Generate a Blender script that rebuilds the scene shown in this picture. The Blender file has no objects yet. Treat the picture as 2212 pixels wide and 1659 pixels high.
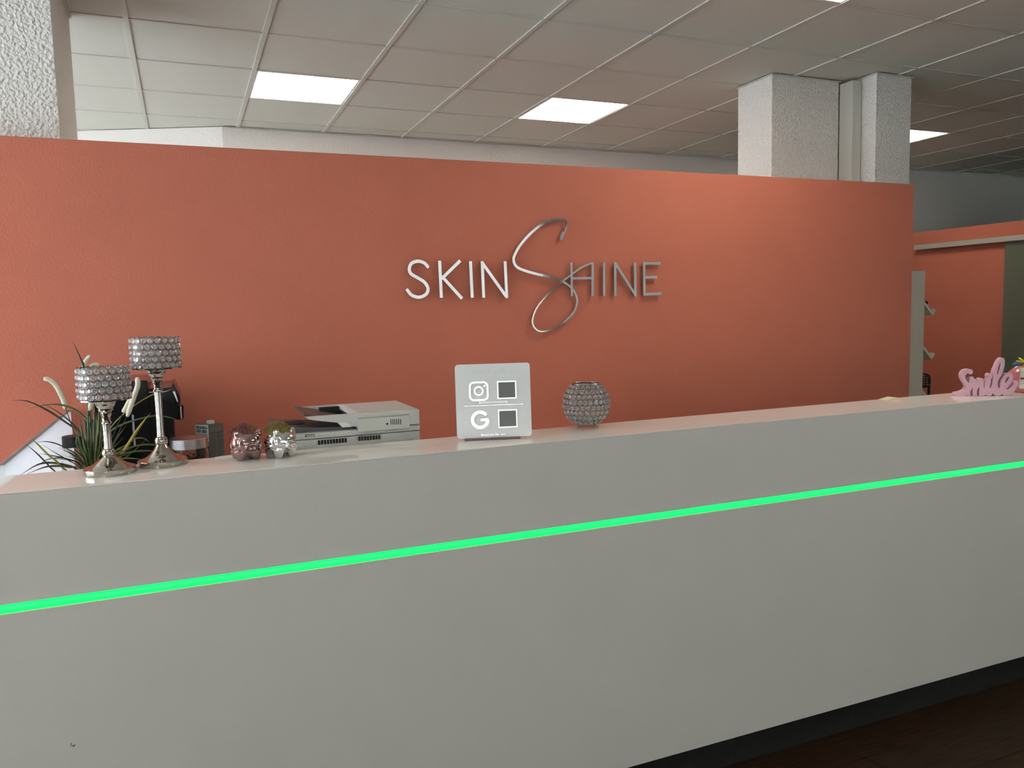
import bpy, bmesh, math, random
import numpy as np
from mathutils import Vector, Matrix

random.seed(7)
S = bpy.context.scene
C = S.collection
PI = math.pi

# ------------------------------------------------------------------ camera
W, H = 2212.0, 1659.0
FPX, YAW, PITCH, ROLL = 1698.69, 0.392649, -0.0935533, -0.0239295
CZ = 1.543                                  # camera height above the floor
_right = Vector((math.cos(YAW), -math.sin(YAW), 0))
_fwd = Vector((math.sin(YAW)*math.cos(PITCH), math.cos(YAW)*math.cos(PITCH), math.sin(PITCH)))
_up = _right.cross(_fwd)
_r = math.cos(ROLL)*_right + math.sin(ROLL)*_up
_u = -math.sin(ROLL)*_right + math.cos(ROLL)*_up
EYE = Vector((0, 0, CZ))
cam_data = bpy.data.cameras.new('camera')
cam_data.sensor_width = 36.0
cam_data.sensor_fit = 'HORIZONTAL'
cam_data.lens = FPX/W*36.0
cam_data.clip_start = 0.05
cam = bpy.data.objects.new('camera', cam_data)
C.objects.link(cam)
m = Matrix.Identity(4)
for i, v in enumerate((_r, _u, -_fwd)):
    m[0][i], m[1][i], m[2][i] = v
m.translation = EYE
cam.matrix_world = m
S.camera = cam

def ray(x, y):
    return _fwd + _r*((x-W/2)/FPX) + _u*((H/2-y)/FPX)
def at(x, y, Y):                            # measured photo point -> place on the plane at depth Y
    d = ray(x, y); return EYE + d*(Y/d.y)
def atz(x, y, z):
    d = ray(x, y); return EYE + d*((z-CZ)/d.z)
def atx(x, y, X):
    d = ray(x, y); return EYE + d*(X/d.x)
def on_plane(x, y, p0, n):
    d = ray(x, y); return EYE + d*((p0-EYE).dot(n)/d.dot(n))

# ------------------------------------------------------------------ world, light, exposure
world = bpy.data.worlds.new('overcast_sky')
S.world = world
world.use_nodes = True
bg = world.node_tree.nodes['Background']
bg.inputs[0].default_value = (0.86, 0.94, 1.0, 1)
bg.inputs[1].default_value = 7.6
LED = 14.0
LED_COL = (1.0, 0.93, 0.80, 1)
GREEN = 1.6
S.view_settings.view_transform = 'Standard'
S.view_settings.look = 'None'
S.view_settings.gamma = 1.0
S.view_settings.use_curve_mapping = False
S.view_settings.exposure = 0.0
S.cycles.use_adaptive_sampling = True
S.cycles.adaptive_threshold = 0.18
S.cycles.adaptive_min_samples = 20
S.cycles.max_bounces = 10
S.cycles.transmission_bounces = 8
S.cycles.glossy_bounces = 4
S.cycles.diffuse_bounces = 4
S.cycles.sample_clamp_indirect = 6.0
S.cycles.caustics_reflective = False
S.cycles.caustics_refractive = False

RX0, RX1, RY0, RY1 = -3.1, 11.0, -4.0, 6.31    # the room
CEIL = CZ + 1.3989
WINDOWS = [  # (axis plane, a0, a1, z0, z1)
    ('x', RX0, 0.9, 6.2, 0.15, 2.88),
    ('y', RY0, -2.8, 2.4, 0.25, 2.85),  # unseen, added to light the counter front
    ('y', RY0, 2.75, 5.2, 0.90, 2.88),
    ('y', RY0, 5.4, 7.45, 0.60, 2.88),  # unseen, added so the right-hand sign letters mirror a mid grey
    ('y', RY0, 7.7, 10.4, 0.25, 2.85),  # unseen, added to light the right part of the counter
]
DIMMING_T = (0.47, 0.36, 0.19, 0.57)             # light passing the sheets added to set each front window's brightness
def portal(name, loc, rot, sx, sy):
    l = bpy.data.lights.new(name, 'AREA'); l.shape = 'RECTANGLE'; l.size = sx; l.size_y = sy
    l.cycles.is_portal = True
    o = bpy.data.objects.new(name, l); o.location = loc; o.rotation_euler = rot; C.objects.link(o)
for ax, pl, a0, a1, z0, z1 in WINDOWS:
    if ax == 'x':
        portal('window_daylight', (pl-0.16, (a0+a1)/2, (z0+z1)/2), (0, -PI/2, 0), z1-z0, a1-a0)
    else:
        portal('window_daylight', ((a0+a1)/2, pl-0.16, (z0+z1)/2), (PI/2, 0, 0), a1-a0, z1-z0)

# ------------------------------------------------------------------ materials
MATS = {}
def mat(name, col, rough=0.5, metal=0.0, var=0.0, vscale=8.0, bump=0.0, bscale=60.0, bdetail=3.0, coat=0.0,
        trans=0.0, ior=1.45, spec=0.5, emit=None, estr=0.0, sheen=0.0, alpha=1.0, stretch=None, sss=0.0):
    if name in MATS: return MATS[name]
    mt = bpy.data.materials.new(name); mt.use_nodes = True
    nt = mt.node_tree; b = nt.nodes['Principled BSDF']
    b.inputs['Base Color'].default_value = (*col, 1)
    b.inputs['Roughness'].default_value = rough
    b.inputs['Metallic'].default_value = metal
    b.inputs['IOR'].default_value = ior
    b.inputs['Specular IOR Level'].default_value = spec
    b.inputs['Coat Weight'].default_value = coat
    b.inputs['Coat Roughness'].default_value = 0.04
    b.inputs['Transmission Weight'].default_value = trans
    b.inputs['Sheen Weight'].default_value = sheen
    b.inputs['Alpha'].default_value = alpha
    if emit:
        b.inputs['Emission Color'].default_value = emit
        b.inputs['Emission Strength'].default_value = estr
    tc = mp = None
    if var or bump:
        tc = nt.nodes.new('ShaderNodeTexCoord'); mp = nt.nodes.new('ShaderNodeMapping')
        nt.links.new(tc.outputs['Object'], mp.inputs[0])
        if stretch: mp.inputs['Scale'].default_value = stretch
    if var:
        n = nt.nodes.new('ShaderNodeTexNoise'); n.inputs['Scale'].default_value = vscale; n.inputs['Detail'].default_value = 5
        r = nt.nodes.new('ShaderNodeValToRGB')
        r.color_ramp.elements[0].position = 0.3; r.color_ramp.elements[1].position = 0.7
        r.color_ramp.elements[0].color = (*[max(0, c*(1-var)) for c in col], 1)
        r.color_ramp.elements[1].color = (*[min(1, c*(1+var)) for c in col], 1)
        nt.links.new(mp.outputs[0], n.inputs['Vector']); nt.links.new(n.outputs['Fac'], r.inputs[0])
        nt.links.new(r.outputs[0], b.inputs['Base Color'])
    if bump:
        n = nt.nodes.new('ShaderNodeTexNoise'); n.inputs['Scale'].default_value = bscale; n.inputs['Detail'].default_value = bdetail
        n.inputs['Roughness'].default_value = 0.45
        bp = nt.nodes.new('ShaderNodeBump'); bp.inputs['Strength'].default_value = min(1, bump); bp.inputs['Distance'].default_value = 0.004*max(1, bump)
        nt.links.new(mp.outputs[0], n.inputs['Vector']); nt.links.new(n.outputs['Fac'], bp.inputs['Height'])
        nt.links.new(bp.outputs[0], b.inputs['Normal'])
    MATS[name] = mt
    return mt

M_coral = mat('coral_paint', (0.585, 0.182, 0.118), 0.72, var=0.03, vscale=3, bump=0.35, bscale=110, spec=0.25)
M_plaster = mat('white_roughcast', (0.78, 0.765, 0.73), 0.85, bump=3.2, bscale=80, bdetail=1.0, spec=0.2)
M_plaster2 = mat('white_roughcast_far', (0.74, 0.735, 0.70), 0.85, bump=0.8, bscale=60, spec=0.2)
M_white_wall = mat('white_wall_paint', (0.72, 0.71, 0.68), 0.8, var=0.02, bump=0.2, bscale=80)
M_tile = mat('mineral_tile', (0.68, 0.69, 0.62), 0.9, var=0.04, vscale=160, bump=0.15, bscale=300, spec=0.15)
M_rail = mat('painted_rail', (0.60, 0.60, 0.545), 0.55)
M_led = mat('led_diffuser', (0.9, 0.9, 0.88), 0.4, emit=LED_COL, estr=LED)
M_led_off = mat('diffuser_frame', (0.82, 0.82, 0.80), 0.4)
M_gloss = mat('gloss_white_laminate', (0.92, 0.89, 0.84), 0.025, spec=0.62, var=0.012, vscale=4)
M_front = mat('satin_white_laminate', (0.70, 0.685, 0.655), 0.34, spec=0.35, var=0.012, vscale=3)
M_plinth = mat('dark_plinth', (0.022, 0.023, 0.022), 0.35, var=0.2, vscale=30)
M_green = mat('green_led_diffuser', (0.01, 0.12, 0.03), 0.35, emit=(0.008, 1.0, 0.155, 1), estr=GREEN)
M_floor = mat('dark_walnut', (0.030, 0.014, 0.006), 0.5, spec=0.25, var=0.55, vscale=7, stretch=(1.2, 14, 14), bump=0.05, bscale=40)
M_mirror = mat('polished_steel', (0.74, 0.73, 0.72), 0.045, metal=1.0)
M_nickel = mat('polished_nickel', (0.50, 0.465, 0.42), 0.06, metal=1.0)
M_wire = mat('dark_chrome_wire', (0.28, 0.265, 0.25), 0.2, metal=1.0)
M_silver = mat('silver_glaze', (0.80, 0.80, 0.80), 0.04, metal=1.0)
M_rose = mat('rose_chrome_glaze', (0.50, 0.33, 0.33), 0.05, metal=1.0)
M_crystal = mat('cut_crystal', (0.97, 0.98, 0.985), 0.0, trans=0.85, ior=1.56)
M_moss_gold = mat('gold_moss', (0.30, 0.23, 0.08), 0.8, var=0.5, vscale=200)
M_moss_purple = mat('purple_moss', (0.20, 0.065, 0.09), 0.8, var=0.5, vscale=200)
M_moss_mustard = mat('mustard_moss', (0.36, 0.20, 0.06), 0.8, var=0.4, vscale=200)
M_black = mat('black_gloss_plastic', (0.006, 0.006, 0.008), 0.12, spec=0.3)
M_black_satin = mat('black_satin_plastic', (0.012, 0.012, 0.013), 0.4)
M_chrome = mat('chrome', (0.8, 0.8, 0.8), 0.08, metal=1.0)
M_brushed = mat('brushed_steel', (0.62, 0.61, 0.60), 0.28, metal=1.0, var=0.08, vscale=20, stretch=(1, 1, 20))
M_greybar = mat('grey_bar', (0.32, 0.32, 0.34), 0.35)
M_glass = mat('clear_glass', (1, 1, 1), 0.0, trans=1.0, ior=1.45)
M_beans = mat('coffee_beans', (0.030, 0.022, 0.018), 0.35, var=0.3, vscale=60)
M_carton = mat('grey_carton', (0.14, 0.14, 0.132), 0.5, var=0.05, vscale=30)
M_carton_w = mat('carton_label', (0.84, 0.89, 0.91), 0.5)
M_ink = mat('black_ink', (0.015, 0.017, 0.02), 0.5)
M_greyink = mat('grey_ink', (0.33, 0.37, 0.39), 0.5)
M_darkprint = mat('dark_print', (0.075, 0.075, 0.075), 0.5)
M_cap = mat('white_cap', (0.82, 0.82, 0.78), 0.4)
M_printer = mat('printer_shell', (0.62, 0.63, 0.60), 0.38)
M_printer_d = mat('printer_dark_tray', (0.085, 0.085, 0.09), 0.35)
M_printer_b = mat('printer_black', (0.012, 0.012, 0.013), 0.5)
M_printer_w = mat('printer_white_bar', (0.80, 0.84, 0.88), 0.3)
M_pink = mat('pink_painted_wood', (0.68, 0.41, 0.50), 0.55, var=0.03, vscale=30)
M_pinkglaze = mat('pink_glaze', (0.62, 0.20, 0.23), 0.15, coat=0.6)
M_yellow = mat('yellow_glaze', (0.85, 0.66, 0.02), 0.2)
M_blue = mat('blue_glaze', (0.035, 0.17, 0.30), 0.2)
M_cream = mat('cream_glaze', (0.80, 0.76, 0.66), 0.25)
M_maroon = mat('maroon_glaze', (0.22, 0.015, 0.04), 0.3)
M_blade = [mat('grass_dark', (0.030, 0.048, 0.022), 0.5, var=0.3, vscale=40), mat('grass_green', (0.085, 0.13, 0.035), 0.5, var=0.3, vscale=40),
           mat('grass_olive', (0.16, 0.155, 0.06), 0.5, var=0.3, vscale=40), mat('grass_yellow', (0.40, 0.33, 0.06), 0.5, var=0.2, vscale=40)]
M_spike = mat('cream_plush', (0.88, 0.84, 0.68), 0.95, sheen=0.4, bump=0.8, bscale=500)
M_pot = mat('grey_pot', (0.10, 0.10, 0.10), 0.6)
M_rack = mat('rack_lacquer', (0.76, 0.69, 0.56), 0.45)
M_alu = mat('aluminium_track', (0.55, 0.53, 0.49), 0.45, metal=0.6)
M_paper = mat('white_paper', (0.8, 0.78, 0.74), 0.7)
M_creampaper = mat('cream_paper', (0.74, 0.64, 0.44), 0.7)
M_acrylic_foot = mat('clear_acrylic', (1, 1, 1), 0.02, trans=1.0, ior=1.49)
M_desk = mat('worktop_white', (0.70, 0.69, 0.66), 0.4)
M_frost = mat('frosted_green_glass', (0.30, 0.34, 0.25), 0.30, trans=0.55, ior=1.4)
M_frame = mat('window_frame', (0.6, 0.6, 0.6), 0.5)

def node_mix(name, c1, f):                  # translucent milky sheet
    mt = bpy.data.materials.new(name); mt.use_nodes = True
    nt = mt.node_tree; b = nt.nodes['Principled BSDF']; out = nt.nodes['Material Output']
    b.inputs['Base Color'].default_value = (*c1, 1); b.inputs['Roughness'].default_value = 0.25
    t = nt.nodes.new('ShaderNodeBsdfTranslucent'); t.inputs[0].default_value = (*c1, 1)
    mx = nt.nodes.new('ShaderNodeMixShader'); mx.inputs[0].default_value = f
    nt.links.new(b.outputs[0], mx.inputs[1]); nt.links.new(t.outputs[0], mx.inputs[2]); nt.links.new(mx.outputs[0], out.inputs[0])
    return mt
M_milky = node_mix('milky_acrylic', (0.90, 0.93, 0.96), 0.72)
M_signplate = node_mix('frosted_white_acrylic', (0.92, 0.94, 0.95), 0.12)
def pane_mat():
    mt = bpy.data.materials.new('window_pane'); mt.use_nodes = True
    nt = mt.node_tree; out = nt.nodes['Material Output']; nt.nodes.remove(nt.nodes['Principled BSDF'])
    t = nt.nodes.new('ShaderNodeBsdfTransparent'); g = nt.nodes.new('ShaderNodeBsdfGlossy'); g.inputs['Roughness'].default_value = 0.02
    mx = nt.nodes.new('ShaderNodeMixShader'); mx.inputs[0].default_value = 0.06
    nt.links.new(t.outputs[0], mx.inputs[1]); nt.links.new(g.outputs[0], mx.inputs[2]); nt.links.new(mx.outputs[0], out.inputs[0])
    return mt
M_pane = pane_mat()
def dimming_mat(name, t):                     # added dimming sheet: t = light let through per face
    mt = bpy.data.materials.new(name); mt.use_nodes = True
    nt = mt.node_tree; nt.nodes.remove(nt.nodes['Principled BSDF'])
    a_ = nt.nodes.new('ShaderNodeBsdfDiffuse'); a_.inputs[0].default_value = (0.7, 0.7, 0.68, 1)
    b_ = nt.nodes.new('ShaderNodeBsdfTranslucent'); b_.inputs[0].default_value = (0.95, 0.94, 0.91, 1)
    m_ = nt.nodes.new('ShaderNodeMixShader'); m_.inputs[0].default_value = t
    nt.links.new(a_.outputs[0], m_.inputs[1]); nt.links.new(b_.outputs[0], m_.inputs[2]); nt.links.new(m_.outputs[0], nt.nodes['Material Output'].inputs[0])
    return mt
M_dimming = [dimming_mat('dimming_sheet_%d' % i, t) for i, t in enumerate(DIMMING_T)]

# ------------------------------------------------------------------ helpers
def smooth(me, on=True):
    for p in me.polygons: p.use_smooth = on
def mesh_obj(name, me, material, parent=None, loc=None, rot=None):
    if material is not None and not me.materials: me.materials.append(material)
    o = bpy.data.objects.new(name, me); C.objects.link(o)
    if parent is not None: o.parent = parent
    if loc is not None: o.location = loc
    if rot is not None: o.rotation_euler = rot
    return o
def bm_mesh(bm, name, sm=False, autosmooth=None):
    bmesh.ops.recalc_face_normals(bm, faces=bm.faces)
    me = bpy.data.meshes.new(name); bm.to_mesh(me); bm.free()
    if sm: smooth(me)
    if autosmooth is not None:
        smooth(me); me.set_sharp_from_angle(angle=autosmooth)
    return me
def obj(name, bm, material, parent=None, loc=None, rot=None, sm=False, autosmooth=None):
    return mesh_obj(name, bm_mesh(bm, name, sm, autosmooth), material, parent, loc, rot)
def thing(name, label, cat, loc=(0, 0, 0), rotz=0.0, group=None):
    o = bpy.data.objects.new(name, None); C.objects.link(o)
    o.empty_display_size = 0.05
    o.location = loc; o.rotation_euler = (0, 0, rotz)
    o['label'] = label; o['category'] = cat
    if group: o['group'] = group
    return o
def tag(o, label=None, cat=None, group=None, kind=None):
    if label: o['label'] = label
    if cat: o['category'] = cat
    if group: o['group'] = group
    if kind: o['kind'] = kind
    return o
def box(bm, x0, x1, y0, y1, z0, z1, bev=0.0, seg=2):
    v = [bm.verts.new((x, y, z)) for z in (z0, z1) for y in (y0, y1) for x in (x0, x1)]
    f = [(0, 2, 3, 1), (4, 5, 7, 6), (0, 1, 5, 4), (2, 6, 7, 3), (0, 4, 6, 2), (1, 3, 7, 5)]
    fs = [bm.faces.new([v[i] for i in q]) for q in f]
    if bev > 0:
        es = list({e for fc in fs for e in fc.edges})
        bmesh.ops.bevel(bm, geom=es, offset=bev, segments=seg, affect='EDGES', profile=0.5)
def B(x0, x1, y0, y1, z0, z1, bev=0.0, seg=2):
    bm = bmesh.new(); box(bm, x0, x1, y0, y1, z0, z1, bev, seg); return bm
def prism_xz(bm, pts, y0, y1):              # polygon in x,z extruded along y
    a = [bm.verts.new((p[0], y0, p[1])) for p in pts]; b = [bm.verts.new((p[0], y1, p[1])) for p in pts]
    n = len(pts)
    bm.faces.new(a); bm.faces.new(b[::-1])
    for i in range(n): bm.faces.new((a[i], b[i], b[(i+1) % n], a[(i+1) % n]))
def prism_xy(bm, pts, z0, z1):
    a = [bm.verts.new((p[0], p[1], z0)) for p in pts]; b = [bm.verts.new((p[0], p[1], z1)) for p in pts]
    n = len(pts)
    bm.faces.new(a); bm.faces.new(b[::-1])
    for i in range(n): bm.faces.new((a[i], b[i], b[(i+1) % n], a[(i+1) % n]))
def lathe(bm, prof, n=40, flute=None):      # prof [(r,z)]; closed on the axis where r==0
    rings = []
    for r, z in prof:
        if r <= 1e-6: rings.append([bm.verts.new((0, 0, z))]); continue
        ring = []
        for i in range(n):
            a = 2*PI*i/n; rr = r
            if flute and flute[0] <= z <= flute[1]: rr = r*(1-0.10*abs(math.cos(a*flute[2]/2))**0.7)
            ring.append(bm.verts.new((rr*math.cos(a), rr*math.sin(a), z)))
        rings.append(ring)
    for a, b in zip(rings, rings[1:]):
        if len(a) == 1 and len(b) == 1: continue
        for i in range(n):
            j = (i+1) % n
            if len(a) == 1: bm.faces.new((a[0], b[j], b[i]))
            elif len(b) == 1: bm.faces.new((a[i], a[j], b[0]))
            else: bm.faces.new((a[i], a[j], b[j], b[i]))
def catmull(pts, sub=5, closed=False):
    P = [Vector(p) for p in pts]; n = len(P); out = []
    rng = range(n) if closed else range(n-1)
    for i in rng:
        p0 = P[(i-1) % n] if (closed or i > 0) else P[0]*2-P[1]
        p1 = P[i]; p2 = P[(i+1) % n]
        p3 = P[(i+2) % n] if (closed or i+2 < n) else P[n-1]*2-P[n-2]
        for k in range(sub):
            t = k/sub
            out.append(0.5*((2*p1)+(p2-p0)*t+(2*p0-5*p1+4*p2-p3)*t*t+(3*p1-p0-3*p2+p3)*t**3))
    if not closed: out.append(P[-1])
    return out
def tube(bm, pts, rad, n=6, caps=True, flat=1.0):
    P = [Vector(p) for p in pts]
    R = rad if isinstance(rad, (list, tuple)) else [rad]*len(P)
    prev = None; rings = []
    for i, p in enumerate(P):
        t = (P[min(i+1, len(P)-1)]-P[max(i-1, 0)]).normalized()
        if prev is None:
            ref = Vector((0, 1, 0)) if abs(t.y) < 0.9 else Vector((1, 0, 0))
            a = t.cross(ref).normalized()
        else:
            a = (prev-t*prev.dot(t)).normalized()
        prev = a; b = t.cross(a)
        rings.append([bm.verts.new(p+(a*math.cos(2*PI*k/n)+b*math.sin(2*PI*k/n)*flat)*R[i]) for k in range(n)])
    for r0, r1 in zip(rings, rings[1:]):
        for k in range(n): bm.faces.new((r0[k], r0[(k+1) % n], r1[(k+1) % n], r1[k]))
    if caps and n > 2:
        bm.faces.new(rings[0][::-1]); bm.faces.new(rings[-1])
def sphere(bm, c, r, seg=16, rings=10, scale=(1, 1, 1), rot=None):
    mtx = Matrix.Translation(c) @ (rot.to_4x4() if rot else Matrix.Identity(4)) @ Matrix.Diagonal((r*scale[0], r*scale[1], r*scale[2], 1))
    bmesh.ops.create_uvsphere(bm, u_segments=seg, v_segments=rings, radius=1.0, matrix=mtx)
def torus(bm, mtx, R, r, n=14, k=4):
    rg = []
    for i in range(n):
        a = 2*PI*i/n
        rg.append([bm.verts.new(mtx @ Vector(((R+r*math.cos(2*PI*j/k))*math.cos(a), (R+r*math.cos(2*PI*j/k))*math.sin(a), r*math.sin(2*PI*j/k)))) for j in range(k)])
    for i in range(n):
        for j in range(k):
            bm.faces.new((rg[i][j], rg[(i+1) % n][j], rg[(i+1) % n][(j+1) % k], rg[i][(j+1) % k]))
def evaluated(bm, mods):                    # run modifiers on a bmesh, return the resulting mesh
    me = bpy.data.meshes.new('tmp'); bm.to_mesh(me); bm.free()
    o = bpy.data.objects.new('tmp', me); C.objects.link(o)
    for typ, kw in mods:
        md = o.modifiers.new(typ, typ)
        for k, v in kw.items(): setattr(md, k, v)
    dg = bpy.context.evaluated_depsgraph_get(); dg.update()
    res = bpy.data.meshes.new_from_object(o.evaluated_get(dg))
    bpy.data.objects.remove(o); bpy.data.meshes.remove(me)
    return res
def curve_mesh(loops, extrude, bevel=0.0, bres=2):   # 2-D outlines (with holes) filled and extruded; x right, y up, z thickness
    cu = bpy.data.curves.new('tmp', 'CURVE'); cu.dimensions = '2D'; cu.fill_mode = 'BOTH'
    cu.extrude = extrude; cu.bevel_depth = bevel; cu.bevel_resolution = bres
    for lp in loops:
        sp = cu.splines.new('POLY'); sp.points.add(len(lp)-1); sp.use_cyclic_u = True
        for p, q in zip(sp.points, lp): p.co = (q[0], q[1], 0, 1)
    o = bpy.data.objects.new('tmp', cu); C.objects.link(o)
    dg = bpy.context.evaluated_depsgraph_get(); dg.update()
    me = bpy.data.meshes.new_from_object(o.evaluated_get(dg))
    bpy.data.objects.remove(o); bpy.data.curves.remove(cu)
    return me
def text_mesh(body, size, extrude, offset=0.0, align='CENTER', spacing=1.0):
    cu = bpy.data.curves.new('tmp', 'FONT'); cu.body = body; cu.size = size; cu.extrude = extrude; cu.offset = offset
    cu.align_x = align; cu.resolution_u = 4; cu.space_character = spacing
    o = bpy.data.objects.new('tmp', cu); C.objects.link(o)
    dg = bpy.context.evaluated_depsgraph_get(); dg.update()
    me = bpy.data.meshes.new_from_object(o.evaluated_get(dg))
    bpy.data.objects.remove(o); bpy.data.curves.remove(cu)
    return me
def stroke_loops(strokes, res):
    """outlines of the union of strokes; stroke = (points, radius or radii, butt ends?)"""
    xs = [p[0] for s in strokes for p in s[0]]; ys = [p[1] for s in strokes for p in s[0]]
    rm = max(max(s[1]) if isinstance(s[1], (list, tuple)) else s[1] for s in strokes)+3*res
    x0, y0 = min(xs)-rm, min(ys)-rm
    nx = int((max(xs)+rm-x0)/res)+2; ny = int((max(ys)+rm-y0)/res)+2
    gx = x0+np.arange(nx)*res; gy = y0+np.arange(ny)*res
    F = np.full((nx, ny), 1e3)
    for pts, rr, butt in strokes:
        n = len(pts); R = list(rr) if isinstance(rr, (list, tuple)) else [rr]*n
        for i in range(n-1):
            a = np.array(pts[i][:2], float); b = np.array(pts[i+1][:2], float); d = b-a; L = float(np.hypot(*d))
            if L < 1e-9: continue
            mr = max(R[i], R[i+1])+3*res
            i0 = max(0, int((min(a[0], b[0])-mr-x0)/res)); i1 = min(nx, int((max(a[0], b[0])+mr-x0)/res)+2)
            j0 = max(0, int((min(a[1], b[1])-mr-y0)/res)); j1 = min(ny, int((max(a[1], b[1])+mr-y0)/res)+2)
            X, Y = np.meshgrid(gx[i0:i1], gy[j0:j1], indexing='ij')
            t = ((X-a[0])*d[0]+(Y-a[1])*d[1])/L
            perp = np.abs((X-a[0])*(-d[1])+(Y-a[1])*d[0])/L
            tc = np.clip(t, 0, L); rad = R[i]+(R[i+1]-R[i])*tc/L
            dist = np.hypot(perp, t-tc)-rad
            if butt and i == 0: dist = np.where(t < 0, np.maximum(perp-rad, -t), dist)
            if butt and i == n-2: dist = np.where(t > L, np.maximum(perp-rad, t-L), dist)
            if butt and i == 0: dist = np.maximum(dist, -t)
            if butt and i == n-2: dist = np.maximum(dist, t-L)
            F[i0:i1, j0:j1] = np.minimum(F[i0:i1, j0:j1], dist)
    ins = F < 0
    code = ins[:-1, :-1]*1+ins[1:, :-1]*2+ins[1:, 1:]*4+ins[:-1, 1:]*8
    nxt = {}; pos = {}
    def ep(i, j, e):
        k = {0: (i, j, 0), 1: (i+1, j, 1), 2: (i, j+1, 0), 3: (i, j, 1)}[e]
        if k not in pos:
            a, b = k[0], k[1]; c, dd = (a+1, b) if k[2] == 0 else (a, b+1)
            f0, f1 = F[a, b], F[c, dd]; t = f0/(f0-f1)
            pos[k] = (gx[a]+(gx[c]-gx[a])*t, gy[b]+(gy[dd]-gy[b])*t)
        return k
    TAB = {1: [(3, 0)], 2: [(0, 1)], 3: [(3, 1)], 4: [(1, 2)], 5: [(3, 2), (1, 0)], 6: [(0, 2)], 7: [(3, 2)], 8: [(2, 3)], 9: [(2, 0)], 10: [(0, 3), (2, 1)],
           11: [(2, 1)], 12: [(1, 3)], 13: [(1, 0)], 14: [(0, 3)]}
    for i, j in zip(*np.nonzero((code > 0) & (code < 15))):
        for e0, e1 in TAB[int(code[i, j])]: nxt[ep(i, j, e0)] = ep(i, j, e1)
    loops = []
    while nxt:
        k0 = next(iter(nxt)); k = k0; lp = []
        while k in nxt:
            lp.append(pos[k]); k = nxt.pop(k)
        if len(lp) > 5: loops.append(simplify(lp, res*0.12))
    return loops
def simplify(lp, tol):
    def dp(P):
        if len(P) < 3: return P
        a = np.array(P[0]); b = np.array(P[-1]); d = b-a; L = np.hypot(*d) or 1e-12
        Q = np.array(P); dist = np.abs((Q[:, 0]-a[0])*d[1]-(Q[:, 1]-a[1])*d[0])/L
        k = int(dist.argmax())
        if dist[k] <= tol: return [P[0], P[-1]]
        return dp(P[:k+1])[:-1]+dp(P[k:])
    h = len(lp)//2
    return dp(lp[:h+1])[:-1]+dp(lp[h:]+[lp[0]])[:-1]
UPRIGHT = (PI/2, 0, 0)                       # x right, y up, z towards the viewer

# ------------------------------------------------------------------ the room
def struct(name, bm, m_, label=None, **kw):
    o = obj(name, bm, m_, **kw); o['kind'] = 'structure'
    if label: o['label'] = label
    return o

floor = struct('floor', B(RX0-0.2, RX1, RY0-0.2, 7.6, -0.12, -0.006), M_floor, 'dark walnut plank floor')
pl, pw = 1.21, 0.19
plank_me = bm_mesh(B(0, pl-0.0015, 0, pw-0.0015, -0.006, 0.0, 0.0006, 1), 'plank')
plank_me.materials.append(M_floor)
for r_ in range(13):
    off = (r_*0.43) % pl
    for c_ in range(5):
        mesh_obj('plank', plank_me, None, floor, (-0.6+off-pl+c_*pl, 0.0+r_*pw, 0))

# ceiling: slab, tiles, rails
GX, GY, T = -0.16743, 3.5912, 0.625
ceiling = struct('ceiling', B(RX0-0.2, RX1, RY0-0.2, 7.6, CEIL+0.02, CEIL+0.1), M_tile, 'suspended ceiling of pale mineral tiles')
def gx(c): return GX+c*T
def gy(r): return GY+r*T
LAMPS = [(1, 2), (4, 2), (9, 2), (4, -2)]
HIDDEN_LAMPS = [(-2, -6), (4, -6)]
tile_me = {}
def tile(c, r, y1=None):
    y1 = gy(r+1) if y1 is None else y1
    key = round(y1-gy(r), 3)
    if key not in tile_me:
        bm = B(0.006, T-0.006, 0.004, key-0.004, 0.0, 0.013)
        tile_me[key] = bm_mesh(bm, 'ceiling_tile'); tile_me[key].materials.append(M_tile)
    mesh_obj('ceiling_tile', tile_me[key], None, ceiling, (gx(c), gy(r), CEIL+0.006))
for r_ in range(-4, 6):
    for c_ in range(-4, 18):
        if (c_, r_) in LAMPS+HIDDEN_LAMPS: continue
        if r_ == 4 and c_ > 0: tile(c_, r_, RY1-0.002)
        elif r_ == 5 and c_ > 0: continue
        else: tile(c_, r_)
# back of the room behind the camera: plain tiled field
far_bm = bmesh.new()
x = gx(-6)
for c_ in range(-6, 18):
    for r_ in range(-12, -4):
        if (c_, r_) in HIDDEN_LAMPS: continue
        box(far_bm, gx(c_)+.006, gx(c_+1)-.006, gy(r_)+.004, gy(r_+1)-.004, CEIL+0.006, CEIL+0.019)
o = obj('ceiling_tile_field', far_bm, M_tile, ceiling); o['kind'] = 'stuff'
rail_me = bm_mesh(B(-0.012, 0.012, RY0, 7.4, 0, 0.016), 'ceiling_rail'); rail_me.materials.append(M_rail)
for c_ in range(-6, 18): mesh_obj('ceiling_rail', rail_me, None, ceiling, (gx(c_), 0, CEIL))
cross_me = bm_mesh(B(RX0, RX1, -0.009, 0.009, 0, 0.016), 'ceiling_cross_rail'); cross_me.materials.append(M_rail)
for r_ in range(-12, 6):
    mesh_obj('ceiling_cross_rail', cross_me, None, ceiling, (0, gy(r_), CEIL+0.0012))

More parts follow.
